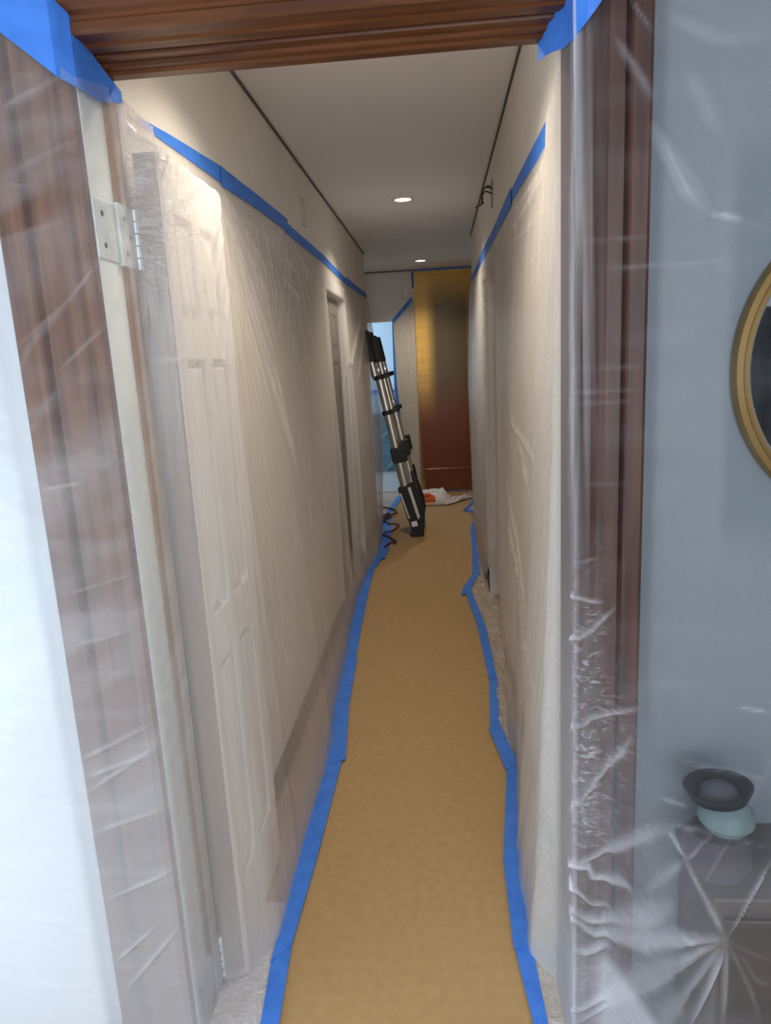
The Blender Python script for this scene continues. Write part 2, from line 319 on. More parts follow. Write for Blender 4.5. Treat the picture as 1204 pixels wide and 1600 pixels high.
FOLDS_B = [
    ( [(0.353, 1.838), (0.364, 1.818), (0.375, 1.799), (0.386, 1.779), (0.397, 1.759), (0.408, 1.739), (0.425, 1.722), (0.443, 1.706)],0.014,0.018,0.32 ),
    ( [(0.443, 1.706), (0.466, 1.699), (0.488, 1.693), (0.515, 1.682), (0.543, 1.67)],0.007,0.012,0.4 ),
    ( [(0.373, 1.813), (0.387, 1.794), (0.401, 1.774), (0.415, 1.755), (0.429, 1.735), (0.443, 1.716)],0.012,0.01,0.12 ),
    ( [(0.293, 1.969), (0.307, 1.948), (0.321, 1.927), (0.335, 1.906), (0.35, 1.884)],0.007,0.008,0.22 ),
    ( [(0.314, 2.022), (0.331, 1.999), (0.347, 1.977)],0.003,0.004,0.3 ),
    ( [(0.368, 2.0), (0.39, 1.989), (0.412, 1.979), (0.434, 1.968), (0.456, 1.957), (0.479, 1.957), (0.503, 1.957), (0.526, 1.956)],0.01,0.004,0.08 ),
    ( [(0.399, 1.926), (0.411, 1.907), (0.424, 1.888), (0.436, 1.869), (0.449, 1.849), (0.461, 1.83)],0.014,0.006,0.07 ),
    ( [(0.234, 1.633), (0.257, 1.633), (0.28, 1.632), (0.303, 1.632), (0.325, 1.631), (0.348, 1.631), (0.373, 1.631), (0.398, 1.631), (0.423, 1.631), (0.447, 1.632), (0.472, 1.632), (0.496, 1.632), (0.521, 1.632), (0.545, 1.633)],0.0012,0.002,0.3 ),
    ( [(0.232, 1.672), (0.255, 1.672), (0.278, 1.672), (0.301, 1.672), (0.324, 1.672), (0.347, 1.673)],0.001,0.001,0.2 ),
    ( [(0.218, 1.469), (0.245, 1.469), (0.272, 1.469), (0.299, 1.469), (0.326, 1.469), (0.352, 1.469)],0.0013,0.002,0.35 ),
    ( [(0.229, 1.426), (0.254, 1.426), (0.279, 1.425), (0.304, 1.425), (0.329, 1.425), (0.353, 1.424)],0.001,0.002,0.2 ),
    ( [(0.235, 1.409), (0.262, 1.41), (0.289, 1.41), (0.316, 1.41), (0.343, 1.411)],0.001,0.002,0.15 ),
    ( [(0.236, 1.263), (0.263, 1.263), (0.291, 1.263), (0.319, 1.262), (0.346, 1.262)],0.001,0.001,0.1 ),
    ( [(0.396, 0.785), (0.421, 0.781), (0.444, 0.778), (0.468, 0.774), (0.493, 0.771), (0.517, 0.767), (0.542, 0.764)],0.0018,0.004,0.4 ),
    ( [(0.356, 0.729), (0.374, 0.737), (0.395, 0.737)],0.0015,0.003,0.3 ),
    ( [(0.357, 0.696), (0.375, 0.71), (0.397, 0.711), (0.422, 0.708), (0.445, 0.703), (0.468, 0.698), (0.49, 0.693), (0.513, 0.688)],0.0018,0.004,0.35 ),
    ( [(0.525, 0.847), (0.552, 0.843), (0.578, 0.839)],0.0015,0.003,0.4 ),
    ( [(0.203, 0.478), (0.228, 0.491), (0.254, 0.505), (0.279, 0.519), (0.302, 0.539), (0.318, 0.577), (0.332, 0.619), (0.347, 0.667), (0.365, 0.703)],0.006,0.01,0.35 ),
    ( [(0.21, 0.773), (0.237, 0.795), (0.263, 0.818), (0.291, 0.823), (0.318, 0.833), (0.343, 0.843)],0.006,0.01,0.3 ),
    ( [(0.222, 0.604), (0.245, 0.639), (0.268, 0.674), (0.286, 0.7), (0.302, 0.729), (0.316, 0.763), (0.33, 0.793)],0.006,0.01,0.3 ),
    ( [(0.213, 0.96), (0.237, 0.976), (0.26, 0.991), (0.283, 1.013), (0.306, 1.034)],0.005,0.008,0.3 ),
    ( [(0.219, 1.061), (0.242, 1.054), (0.283, 1.047)],0.004,0.008,0.4 ),
    ( [(0.203, 0.478), (0.232, 0.487), (0.262, 0.496), (0.272, 0.472), (0.301, 0.47), (0.32, 0.496), (0.327, 0.487)],0.009,0.016,0.5 ),
    ( [(0.214, 0.451), (0.243, 0.429), (0.271, 0.407), (0.309, 0.406)],0.005,0.012,0.4 ),
    ( [(0.227, 0.383), (0.259, 0.373), (0.291, 0.373), (0.314, 0.401), (0.332, 0.444), (0.348, 0.506), (0.364, 0.561)],0.011,0.018,0.45 ),
    ( [(0.214, 0.373), (0.246, 0.356), (0.278, 0.338), (0.304, 0.347), (0.322, 0.381), (0.337, 0.42), (0.35, 0.457), (0.364, 0.49), (0.378, 0.516), (0.4, 0.522), (0.423, 0.522), (0.447, 0.521)],0.011,0.016,0.45 ),
    ( [(0.24, 0.284), (0.272, 0.296), (0.302, 0.316)],0.01,0.012,0.4 ),
    ( [(0.447, 0.521), (0.458, 0.547), (0.469, 0.572), (0.479, 0.597), (0.49, 0.622), (0.5, 0.646), (0.511, 0.67)],0.0025,0.008,0.4 ),
    ( [(0.447, 0.521), (0.435, 0.547), (0.422, 0.574), (0.41, 0.599), (0.397, 0.625), (0.385, 0.649), (0.377, 0.667)],0.004,0.008,0.35 ),
    ( [(0.447, 0.521), (0.434, 0.549), (0.421, 0.576), (0.408, 0.603)],0.006,0.008,0.25 ),
    ( [(0.447, 0.521), (0.424, 0.509), (0.402, 0.498), (0.38, 0.48), (0.366, 0.443), (0.353, 0.396), (0.34, 0.343), (0.327, 0.288), (0.314, 0.232), (0.296, 0.184), (0.271, 0.163), (0.246, 0.143), (0.221, 0.124)],0.007,0.01,0.3 ),
    ( [(0.447, 0.521), (0.425, 0.506), (0.403, 0.491), (0.382, 0.471), (0.367, 0.432), (0.355, 0.383), (0.342, 0.327), (0.328, 0.265), (0.312, 0.203), (0.293, 0.153), (0.267, 0.13), (0.241, 0.108)],0.005,0.01,0.3 ),
    ( [(0.447, 0.521), (0.439, 0.493), (0.43, 0.464), (0.422, 0.435), (0.413, 0.405), (0.404, 0.375), (0.395, 0.345)],0.004,0.012,0.35 ),
    ( [(0.447, 0.521), (0.433, 0.497), (0.418, 0.472), (0.404, 0.447), (0.389, 0.421), (0.377, 0.386), (0.368, 0.341), (0.359, 0.291)],0.008,0.008,0.25 ),
    ( [(0.447, 0.521), (0.448, 0.493), (0.448, 0.464), (0.449, 0.435), (0.45, 0.406), (0.45, 0.377), (0.451, 0.347)],0.004,0.006,0.3 ),
    ( [(0.447, 0.521), (0.469, 0.506), (0.491, 0.492), (0.522, 0.479)],0.003,0.006,0.2 ),
    ( [(0.447, 0.521), (0.461, 0.49), (0.475, 0.459), (0.489, 0.427), (0.502, 0.388), (0.515, 0.349)],0.004,0.006,0.2 ),
    ( [(0.465, 0.504), (0.482, 0.472), (0.499, 0.44), (0.525, 0.428)],0.003,0.006,0.2 ),
    ( [(0.377, 0.667), (0.368, 0.682), (0.36, 0.695)],0.004,0.008,0.4 ),
    ( [(0.377, 0.667), (0.401, 0.692), (0.43, 0.708)],0.003,0.006,0.35 ),
    ( [(0.377, 0.667), (0.365, 0.629), (0.354, 0.584), (0.343, 0.535)],0.004,0.006,0.25 ),
    ( [(0.407, 0.628), (0.419, 0.655), (0.432, 0.679), (0.448, 0.698), (0.465, 0.715), (0.481, 0.729), (0.498, 0.743), (0.515, 0.756), (0.533, 0.769), (0.551, 0.783)],0.003,0.005,0.25 ),
]
FOLDS_L = [
    ( [(1.428, 1.992), (1.509, 1.988)],0.008,0.012,0.4 ),
    ( [(1.427, 1.959), (1.513, 1.972)],0.008,0.012,0.35 ),
    ( [(1.534, 1.966), (1.461, 1.859)],0.006,0.014,0.4 ),
    ( [(1.603, 1.973), (1.535, 1.863)],0.005,0.012,0.35 ),
    ( [(1.431, 1.898), (1.394, 1.85)],0.006,0.01,0.3 ),
    ( [(1.823, 1.967), (1.99, 1.764), (2.134, 1.525)],0.012,0.006,0.08 ),
    ( [(1.912, 1.943), (2.082, 1.377)],0.01,0.006,0.08 ),
    ( [(1.728, 1.876), (1.747, 1.587)],0.01,0.006,0.06 ),
    ( [(2.092, 1.981), (2.389, 1.81)],0.012,0.006,0.08 ),
    ( [(2.928, 2.052), (2.309, 2.026)],0.01,0.008,0.1 ),
    ( [(2.16, 1.995), (3.351, 1.893)],0.016,0.006,0.08 ),
    ( [(2.964, 1.827), (3.303, 1.778)],0.012,0.008,0.15 ),
    ( [(6.002, 1.977), (4.955, 1.52), (4.542, 1.2)],0.02,0.02,0.1 ),
    ( [(5.943, 1.873), (5.096, 1.341)],0.015,0.015,0.1 ),
    ( [(2.561, 1.525), (2.733, 1.08)],0.012,0.008,0.1 ),
    ( [(2.463, 1.525), (2.692, 1.137)],0.012,0.008,0.1 ),
    ( [(1.298, 1.618), (1.493, 1.615)],0.0015,0.003,0.2 ),
    ( [(1.369, 1.527), (1.933, 1.509)],0.002,0.003,0.15 ),
    ( [(1.403, 1.784), (1.551, 1.804)],0.002,0.003,0.2 ),
    ( [(1.312, 1.664), (1.405, 1.744), (1.439, 1.808)],0.006,0.012,0.4 ),
]
FOLDS_R = [
    ( [(1.772, 1.924), (2.627, 1.975)],0.01,0.008,0.15 ),
    ( [(1.753, 1.906), (2.874, 1.919)],0.01,0.008,0.15 ),
    ( [(1.717, 1.943), (2.263, 1.907)],0.01,0.008,0.15 ),
    ( [(1.823, 1.824), (3.014, 1.904)],0.006,0.005,0.1 ),
    ( [(2.729, 1.243), (1.895, 1.216)],0.01,0.01,0.15 ),
    ( [(2.722, 1.292), (1.961, 1.081)],0.015,0.008,0.1 ),
    ( [(2.889, 1.021), (2.271, 0.801), (1.976, 0.696)],0.015,0.01,0.1 ),
    ( [(2.779, 0.885), (2.197, 0.673)],0.012,0.01,0.1 ),
    ( [(2.56, 0.787), (1.917, 0.544)],0.008,0.008,0.15 ),
    ( [(2.197, 0.673), (1.69, 0.657)],0.006,0.008,0.15 ),
]
# ------------------------------------------------------------------ large structure
CEIL = 2.43
XL, XR = -.629, .289
YF, YJ = 1.305, 1.45          # room face of the front wall, hall end of its jambs
ZH = 2.056                    # underside of the head jamb
YB = 8.02                     # far wall

struct(MB().box((-3.2, -2.8, -.1), (3.2, 11, 0)).build('floor', M['floor']))
struct(MB().box((-3.2, -2.8, CEIL), (3.2, 11, CEIL+.1)).build('ceiling', M['ceiling']))
fw = MB()
fw.box((-1.9, YF, 0), (-.62, YJ-.004, CEIL)); fw.box((-.62, YF, ZH+.02), (.26, YJ-.004, CEIL))
struct(fw.build('wall_front', M['room_paint']))
struct(MB().box((.26, YF, 0), (3.1, YJ-.004, CEIL)).build('wall_front', M['room_shade']))
lw = MB()          # hall's left wall with one doorway in it
D0, D1, DH = 4.12, 4.92, 1.91
lw.box((XL-.12, YJ-.004, 0), (XL, D0, CEIL)); lw.box((XL-.12, D1, 0), (XL, 6.6, CEIL)); lw.box((XL-.12, D0, DH), (XL, D1, CEIL)); lw.box((-3, 6.5, 0), (XL-.12, 6.6, CEIL))
struct(lw.build('wall_left', M['hall_paint']))
rw = MB()          # hall's right wall with an open doorway
E0, E1, EH = 3.38, 4.32, 1.93
rw.box((XR, YJ-.004, 0), (XR+.12, E0, CEIL)); rw.box((XR, E1, 0), (XR+.12, 6.03, CEIL)); rw.box((XR, E0, EH), (XR+.12, E1, CEIL)); rw.box((XR+.12, 5.93, 0), (2.2, 6.03, CEIL))
struct(rw.build('wall_right', M['hall_paint']))
bw = MB()
bw.box((-3, YB, 0), (-1.30, YB+.12, CEIL)); bw.box((-.487, YB, 0), (2.2, YB+.12, CEIL)); bw.box((-1.30, YB, 1.905), (-.487, YB+.12, CEIL))
struct(bw.build('wall_back', M['hall_paint']))
struct(MB().box((2.2, 5.9, 0), (2.3, 8.2, CEIL)).box((-3.1, 6.5, 0), (-3, 8.2, CEIL)).build('wall_side_of_cross_hall', M['hall_paint']))
# the dark room seen through the right doorway
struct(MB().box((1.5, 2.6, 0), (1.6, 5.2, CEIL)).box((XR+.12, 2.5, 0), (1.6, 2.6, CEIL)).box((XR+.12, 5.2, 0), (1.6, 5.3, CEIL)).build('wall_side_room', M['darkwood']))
# the far blue room
fr = MB(); fr.box((-3, 10.0, 0), (.6, 10.1, CEIL)); fr.box((.5, YB+.12, 0), (.6, 10, CEIL)); fr.box((-3, YB+.12, 0), (-2.9, 10, CEIL))
struct(fr.build('wall_far_room', M['far_paint']))
# the room the photograph is taken from
rm = MB()
rm.box((3.1, -2.8, 0), (3.2, YF, CEIL)); rm.box((-2.0, -2.8, 0), (-1.9, -1.15, CEIL)); rm.box((-2.0, .95, 0), (-1.9, YF+.1, CEIL)); rm.box((-2.0, -1.15, 2.15), (-1.9, .95, CEIL))
struct(rm.build('wall_room', M['room_paint']))
bk = MB(); bk.box((-2, -2.8, 0), (-.7, -2.7, CEIL)); bk.box((1.7, -2.8, 0), (3.2, -2.7, CEIL)); bk.box((-.7, -2.8, 0), (1.7, -2.7, .7)); bk.box((-.7, -2.8, 2.3), (1.7, -2.7, CEIL))
struct(bk.build('wall_rear', M['room_paint']))
wf = MB()  # frame of an unseen window, added for the back daylight lamp
for x0, x1 in ((-.7, -.66), (.48, .52), (1.66, 1.7)): wf.box((x0, -2.79, .7), (x1, -2.72, 2.3))
wf.box((-.66, -2.79, .7), (1.66, -2.72, .74)); wf.box((-.66, -2.79, 2.26), (1.66, -2.72, 2.3))
struct(wf.build('window_1', M['door_white']))
wf = MB()  # frame of an unseen glass door, added for the left daylight lamp
for y0, y1 in ((-1.15, -1.09), (-.13, -.07), (.89, .95)): wf.box((-1.98, y0, 0), (-1.92, y1, 2.15))
wf.box((-1.98, -1.09, 2.09), (-1.92, .89, 2.15)); wf.box((-1.98, -1.09, 0), (-1.92, .89, .06))
struct(wf.build('window_2', M['door_white']))
# dark recessed line where the hall ceiling meets the walls
struct(MB().box((XL, YJ, CEIL-.009), (XL+.007, 6.6, CEIL-.001)).build('trim_1', M['gap']))
struct(MB().box((XR-.007, YJ, CEIL-.009), (XR, 6.03, CEIL-.001)).build('trim_2', M['gap']))
struct(MB().box((-2.9, YB-.008, CEIL-.012), (-.25, YB, CEIL-.001)).build('trim_3', M['gap']))
struct(MB().box((XR-.014, YJ+.01, 0), (XR, E0-.07, .085)).box((XR-.014, E1+.07, 0), (XR, 6.03, .085)).build('baseboard_right', M['wood_v']))
struct(MB().box((XL, 2.2, 0), (XL+.014, D0-.07, .085)).box((XL, D1+.07, 0), (XL+.014, 6.6, .085)).build('baseboard_left', M['wood_v']))

# ------------------------------------------------------------------ the near door frame (mahogany)
dfm = empty('door_1', (0, 1.3, 0)); struct(dfm)
def dpart(mb, name, m, bevel=0):
    o = mb.build(name, m, None, bevel=bevel); o.parent = dfm; o.matrix_parent_inverse = Matrix.Translation((0, -1.3, 0)); return o
# left casing: moulded profile in X,Y swept up in Z
def casing_profile(x0, x1):
    s = 1 if x1 > x0 else -1; L = abs(x1-x0)
    pr = [(0, .0), (0, .016), (.006, .020), (.020, .020), (.026, .015), (.031, .012), (.036, .016), (.045, .0205), (.40*L+.02, .0225), (.62*L, .0225), (.64*L, .017), (.655*L, .014), (.67*L, .017), (.69*L, .027), (.72*L, .031), (L-.006, .031), (L, .026), (L, 0)]
    return [(x0+s*a, YF-b) for a, b in pr]
dpart(MB().prism(casing_profile(-.603, -.765), 0, 2.20, 2), 'casing', M['wood_lit'])
dpart(MB().prism(casing_profile(.244, .356), 0, 2.20, 2), 'casing', M['wood_v'])
hp = [(YF-b, ZH+a) for a, b in [(0, 0), (0, .016), (.006, .020), (.018, .020), (.024, .013), (.032, .012), (.038, .018), (.046, .0215), (.10, .0225), (.108, .015), (.114, .026), (.155, .030), (.155, 0)]]
dpart(MB().prism(hp, -.768, .358, 0), 'head_casing', M['wood_h'])
hj = [(YF, ZH), (YF, ZH+.02), (YJ, ZH+.02), (YJ, ZH-.011), (YJ-.004, ZH-.015), (1.422, ZH-.015), (1.418, ZH-.010), (1.402, ZH-.010), (1.398, ZH-.004), (1.372, ZH-.004), (1.370, ZH+.004), (1.358, ZH+.004), (1.356, ZH-.003), (1.330, ZH-.003), (1.326, ZH)]
dpart(MB().prism(hj, -.62, .258, 0), 'head_jamb', M['wood_h'])
dpart(MB().box((-.622, YF, 0), (-.600, 1.396, ZH+.02)), 'jamb', M['jamb_white'])
dpart(MB().box((-.622, 1.396, 0), (-.594, YJ, ZH)), 'stop_jamb', M['wood_lit_stop'], .002)
dpart(MB().box((.239, YF, 0), (.260, YJ, ZH+.02)), 'jamb', M['wood_v'], .002)
for z0 in (1.70, .02, ):
    h = MB(); h.box((-.602, 1.385, z0), (-.5905, YJ-.001, z0+.115)); h.box((-.602, 1.30, z0+.005), (-.597, 1.385, z0+.11))
    hg = dpart(h, 'hinge', M['dullmetal'], .0015)
    k = MB()
    for i in range(5): k.lathe([(.001, z0+.023*i), (.007, z0+.023*i), (.007, z0+.023*i+.021), (.001, z0+.023*i+.021)], 10, 2, (-.588, YJ+.004, 0))
    k.build('knuckle', M['dullmetal'], hg, smooth=True)
    for yy, zz in ((1.41, .025), (1.41, .09), (1.43, .058), (1.33, .03), (1.33, .085)):
        xx = -.5905 if yy > 1.39 else -.597
        MB().lathe([(.0001, .0012), (.005, .001), (.0055, -.001)], 10, 0, (xx, yy, z0+zz)).build('screw', M['black'], hg)

# door leaf folded back against the hall's left wall, and the closed door in the left doorway
def panel_door(name, axis_len, z1, th, m, edge_m):
    """a leaf in local coords: x = thickness toward +x face, y along, z up; with six raised panels"""
    root = empty(name)
    MB().box((0, 0, 0), (th*.6, axis_len, z1)).build('core', m, root)
    st = .10 if axis_len > .6 else .06
    fr = MB(); xs = (th*.6, th)
    rails = [0, .22, .80, .92, z1*.8, z1*.8+.09, z1-.10, z1]
    for y0, y1 in ((.0, st), (axis_len-st, axis_len), (axis_len/2-st*.45, axis_len/2+st*.45)): fr.box((xs[0], y0, 0), (xs[1], y1, z1))
    cells = []
    for (za, zb) in ((0, .20), (.80, .92), (z1*.79, z1*.79+.09), (z1-.10, z1)):
        for y0, y1 in ((st, axis_len/2-st*.45), (axis_len/2+st*.45, axis_len-st)): fr.box((xs[0], y0, za), (xs[1], y1, zb))
    fr.build('stile_frame', m, root)
    for (za, zb) in ((.20, .80), (.92, z1*.79), (z1*.79+.09, z1-.10)):
        for y0, y1 in ((st, axis_len/2-st*.45), (axis_len/2+st*.45, axis_len-st)):
            MB().box((xs[0]-.001, y0+.02, za+.02), (xs[1]-.003, y1-.02, zb-.02)).build('panel', m, root, bevel=.006)
    if edge_m: MB().box((0, -.004, 0), (th, -.0005, z1)).build('edge', edge_m, root)
    return root
dl = panel_door('door_2', .42, 1.915, .046, M['door_white'], M['wood_edge']); dl.location = (-.591, 1.490, .01); struct(dl)
d3 = panel_door('door_3', .80, 1.90, .04, M['dark_door'], None); d3.location = (XL-.075, D0, .003); struct(d3)

# casings around the hall doorways
def frame_hall(n, x, s, y0, y1, zh):
    r = empty(n); struct(r)
    for a, b in ((y0-.07, y0), (y1, y1+.07)):
        MB().box((min(x, x+s*.012), a, 0), (max(x, x+s*.012), b, zh+.07)).build('casing', M['door_white'], r, bevel=.003)
    MB().box((min(x, x+s*.012), y0, zh), (max(x, x+s*.012), y1, zh+.07)).build('head_casing', M['door_white'], r, bevel=.003)
    return r
frame_hall('trim_4', XL, 1, D0, D1, DH)
frame_hall('trim_5', XR, -1, E0, E1, EH)

# ------------------------------------------------------------------ floor paper
pl = [(1.0, -.45), (1.34, -.445), (1.63, -.463), (1.94, -.455), (2.44, -.455), (2.85, -.48), (3.4, -.50), (4.41, -.545), (4.98, -.545), (5.4, -.50), (6.0, -.49), (6.5, -.505), (7.0, -.53), (7.72, -.475), (7.94, -.46)]
prr = [(1.0, .178), (1.357, .178), (1.63, .162), (1.88, .166), (2.40, .221), (2.67, .176), (3.15, .206), (3.70, .193), (4.42, .128), (4.85, .21), (5.9, .249), (6.42, .281), (6.9, .225), (7.0, .23), (7.35, .33), (7.94, .37)]
ys = np.unique(np.concatenate([np.linspace(1.0, 7.94, 150)]))
us = np.linspace(0, 1, 24)
Yg, Ug = np.meshgrid(ys, us, indexing='ij')
xl = np.interp(Yg, [p[0] for p in pl], [p[1] for p in pl]); xr = np.interp(Yg, [p[0] for p in prr], [p[1] for p in prr])
Xg = xl+(xr-xl)*Ug
Zg = .003+.004*np.maximum(0, fbm(Xg*3+3, Yg*1.1, 3))+.0015*np.maximum(0, fbm(Xg*9, Yg*4+5, 2))
pp = sheet('floor_paper', Xg, Yg, Zg, None, None, M['paper'])
tag(pp, 'tan builder paper running down the middle of the hall floor', 'floor paper')
# a crease or two where lengths of paper overlap
for y in (2.25, 5.05):
    xx = np.linspace(np.interp(y, [p[0] for p in pl], [p[1] for p in pl])+.02, np.interp(y, [p[0] for p in prr], [p[1] for p in prr])-.02, 20)

# ------------------------------------------------------------------ blue tape
def ribbon(pts, label, group, up=(0, 0, 1), th=.0012, lumps=.0012, name='blue_tape'):
    """pts: list of (pointA, pointB) edge pairs along the strip; thin solid strip"""
    P = []
    for (a0, b0), (a1, b1) in zip(pts[:-1], pts[1:]):
        n = 6
        for k in range(n):
            t = k/n; P.append((Vector(a0).lerp(Vector(a1), t), Vector(b0).lerp(Vector(b1), t)))
    P.append((Vector(pts[-1][0]), Vector(pts[-1][1])))
    upv = Vector(up).normalized(); mb = MB(); vs = []; m = 4
    for a, b in P:
        for k in range(m+1):
            p = a.lerp(b, k/m); p = p+upv*(lumps*float(fbm(p.x*40+p.z*31+3, p.y*40+p.z*17, 2)+.25)); vs.append(p)
    n = len(P); fs = [(i*(m+1)+k, (i+1)*(m+1)+k, (i+1)*(m+1)+k+1, i*(m+1)+k+1) for i in range(n-1) for k in range(m)]
    o = mb.add(vs, fs).build(name, M['tape'], smooth=False)
    sd = o.modifiers.new('thickness', 'SOLIDIFY'); sd.thickness = th; sd.offset = 0
    tag(o, label, 'tape', group); return o
zf = .0105
def floor_strip(rows, label, group, z=zf):
    return ribbon([((x0, y, z), (x1, y2, z)) for (x0, y, x1, y2) in rows], label, group)
GL, GR = 'tape along the left edge of the floor paper', 'tape along the right edge of the floor paper'
floor_strip([(-.470, 1.05, -.424, 1.05), (-.466, 1.341, -.422, 1.342), (-.482, 1.521, -.440, 1.60)], 'nearest blue tape strip on the left edge of the floor paper', GL)
floor_strip([(-.481, 1.50, -.437, 1.56), (-.486, 1.936, -.425, 1.936), (-.476, 2.45, -.421, 2.45)], 'blue tape strip on the left paper edge, second from the camera', GL, zf+.002)
floor_strip([(-.484, 2.40, -.407, 2.44), (-.518, 2.852, -.446, 2.85), (-.537, 3.32, -.470, 3.395)], 'blue tape strip on the left paper edge with a notched near end', GL, zf+.004)
floor_strip([(-.533, 3.28, -.475, 3.33), (-.576, 4.412, -.512, 4.407), (-.568, 4.987, -.520, 4.982), (-.535, 5.22, -.485, 5.22)], 'long narrow blue tape strip on the left paper edge before the ladder', GL, zf+.002)
floor_strip([(-.545, 5.15, -.462, 5.24), (-.525, 5.7, -.45, 5.6), (-.56, 6.33, -.475, 6.32)], 'blue tape strip under the red cord beside the ladder', GL, zf+.004)
floor_strip([(-.57, 6.25, -.49, 6.25), (-.57, 6.95, -.515, 6.95), (-.505, 7.73, -.445, 7.72)], 'slanting blue tape strip on the floor before the blue doorway', GL, zf)
floor_strip([(.160, 1.05, .200, 1.05), (.161, 1.357, .195, 1.358), (.138, 1.60, .186, 1.574)], 'nearest blue tape strip on the right edge of the floor paper', GR)
floor_strip([(.139, 1.56, .187, 1.545), (.141, 1.883, .191, 1.883), (.200, 2.394, .246, 2.436)], 'blue tape strip on the right paper edge, second from the camera', GR, zf+.002)
floor_strip([(.192, 2.36, .244, 2.39), (.150, 2.66, .200, 2.69)], 'short slanting blue tape strip on the right paper edge', GR, zf+.004)
floor_strip([(.156, 2.655, .198, 2.68), (.186, 3.147, .225, 3.146)], 'straight blue tape strip on the right paper edge below the raised film', GR, zf+.002)
floor_strip([(.182, 3.12, .222, 3.12), (.164, 3.802, .213, 3.75), (.118, 4.40, .160, 4.41)], 'long blue tape strip on the right paper edge running to the kink', GR, zf+.004)
floor_strip([(.095, 4.33, .150, 4.36), (.105, 4.47, .160, 4.47), (.183, 4.761, .236, 4.80)], 'blue tape strip at the kink in the right paper edge', GR, zf+.002)
floor_strip([(.181, 4.74, .234, 4.76), (.210, 5.4, .255, 5.4), (.227, 6.057, .275, 6.057), (.245, 6.30, .285, 6.25)], 'blue tape strip on the right paper edge across from the ladder foot', GR, zf)
floor_strip([(.240, 6.24, .282, 6.20), (.303, 6.571, .335, 6.50)], 'short blue tape strip turning into the right corner past the ladder', GR, zf+.002)
floor_strip([(.345, 6.76, .335, 6.86), (.185, 6.86, .235, 6.93)], 'near side of the blue tape triangle on the right floor', GR, zf)
floor_strip([(.185, 6.85, .225, 6.93), (.310, 7.39, .345, 7.36)], 'far side of the blue tape triangle on the right floor', GR, zf+.002)
floor_strip([(.312, 7.36, .350, 7.36), (.345, 7.93, .385, 7.93)], 'far blue tape strip on the right floor below the amber door', GR, zf)
floor_strip([(-.02, 7.93, -.02, 7.975), (.372, 7.93, .372, 7.975)], 'blue tape strip along the foot of the amber door', 'tape at the amber door', .004)

def wall_strip(x, rows, label, group, s):
    return ribbon([((x, y, z0), (x, y, z1)) for (y, z0, z1) in rows], label, group, up=(s, 0, 0), lumps=.002)
GWL, GWR = 'tape along the top of the left hall film', 'tape along the top of the right hall film'
wall_strip(XL+.006, [(1.62, 2.022, 2.034), (1.80, 2.026, 2.052), (2.27, 2.038, 2.088)], 'nearest blue tape strip on the left hall wall, tapered', GWL, 1)
wall_strip(XL+.009, [(2.22, 2.028, 2.082), (2.7, 2.046, 2.096), (3.18, 2.054, 2.106)], 'second blue tape strip from the camera on the left hall wall', GWL, 1)
wall_strip(XL+.006, [(3.13, 2.042, 2.092), (4.2, 2.046, 2.090), (5.25, 2.020, 2.062)], 'long blue tape strip on the left wall over the doorway recess', GWL, 1)
wall_strip(XL+.009, [(5.15, 2.028, 2.078), (5.8, 2.03, 2.075), (6.585, 2.042, 2.086)], 'far blue tape strip on the left wall ending at the corner', GWL, 1)
wall_strip(XR-.006, [(1.82, 1.985, 2.045), (2.3, 2.012, 2.062), (2.82, 2.035, 2.075)], 'nearest blue tape strip on the right hall wall', GWR, -1)
wall_strip(XR-.009, [(2.76, 2.018, 2.082), (3.4, 2.028, 2.078), (4.5, 2.036, 2.096)], 'blue tape strip on the right wall below the loose wires', GWR, -1)
wall_strip(XR-.006, [(4.42, 2.040, 2.105), (5.2, 2.045, 2.095), (5.99, 2.062, 2.112)], 'far blue tape strip on the right wall ending at the corner', GWR, -1)
# back wall
ribbon([((-.487, YB-.009, 1.872), (-.487, YB-.009, 1.925)), ((-.262, YB-.009, 2.098), (-.262, YB-.009, 2.155))], 'diagonal blue tape strip rising from the blue doorway corner', 'tape on the far wall', up=(0, -1, 0))
ribbon([((-.258, YB-.012, 2.235), (-.228, YB-.012, 2.235)), ((-.262, YB-.012, 2.405), (-.222, YB-.012, 2.405))], 'short upright blue tape strip at the amber door top corner', 'tape on the far wall', up=(0, -1, 0))
ribbon([((-.255, YB-.05, 2.407), (-.255, YB-.05, 2.422)), ((.38, YB-.05, 2.408), (.38, YB-.05, 2.424))], 'long level blue tape strip over the amber door at the ceiling', 'tape on the far wall', up=(0, -1, 0))
ribbon([((-.492, YB-.012, 1.88), (-.480, YB-.012, 1.88)), ((-.500, YB-.012, 1.2), (-.468, YB-.012, 1.2)), ((-.489, YB-.012, .95), (-.449, YB-.012, .95)), ((-.487, YB-.012, .55), (-.440, YB-.012, .55)), ((-.487, YB-.012, .02), (-.455, YB-.012, .02))], 'upright blue tape strip down the right side of the blue doorway', 'tape on the far wall', up=(0, -1, 0))
ribbon([((-1.3, 9.972, 1.045), (-1.3, 9.972, 1.095)), ((-.3, 9.972, 1.035), (-.3, 9.972, 1.085))], 'level blue tape strip on the far room wall beyond the doorway', None, up=(0, -1, 0))
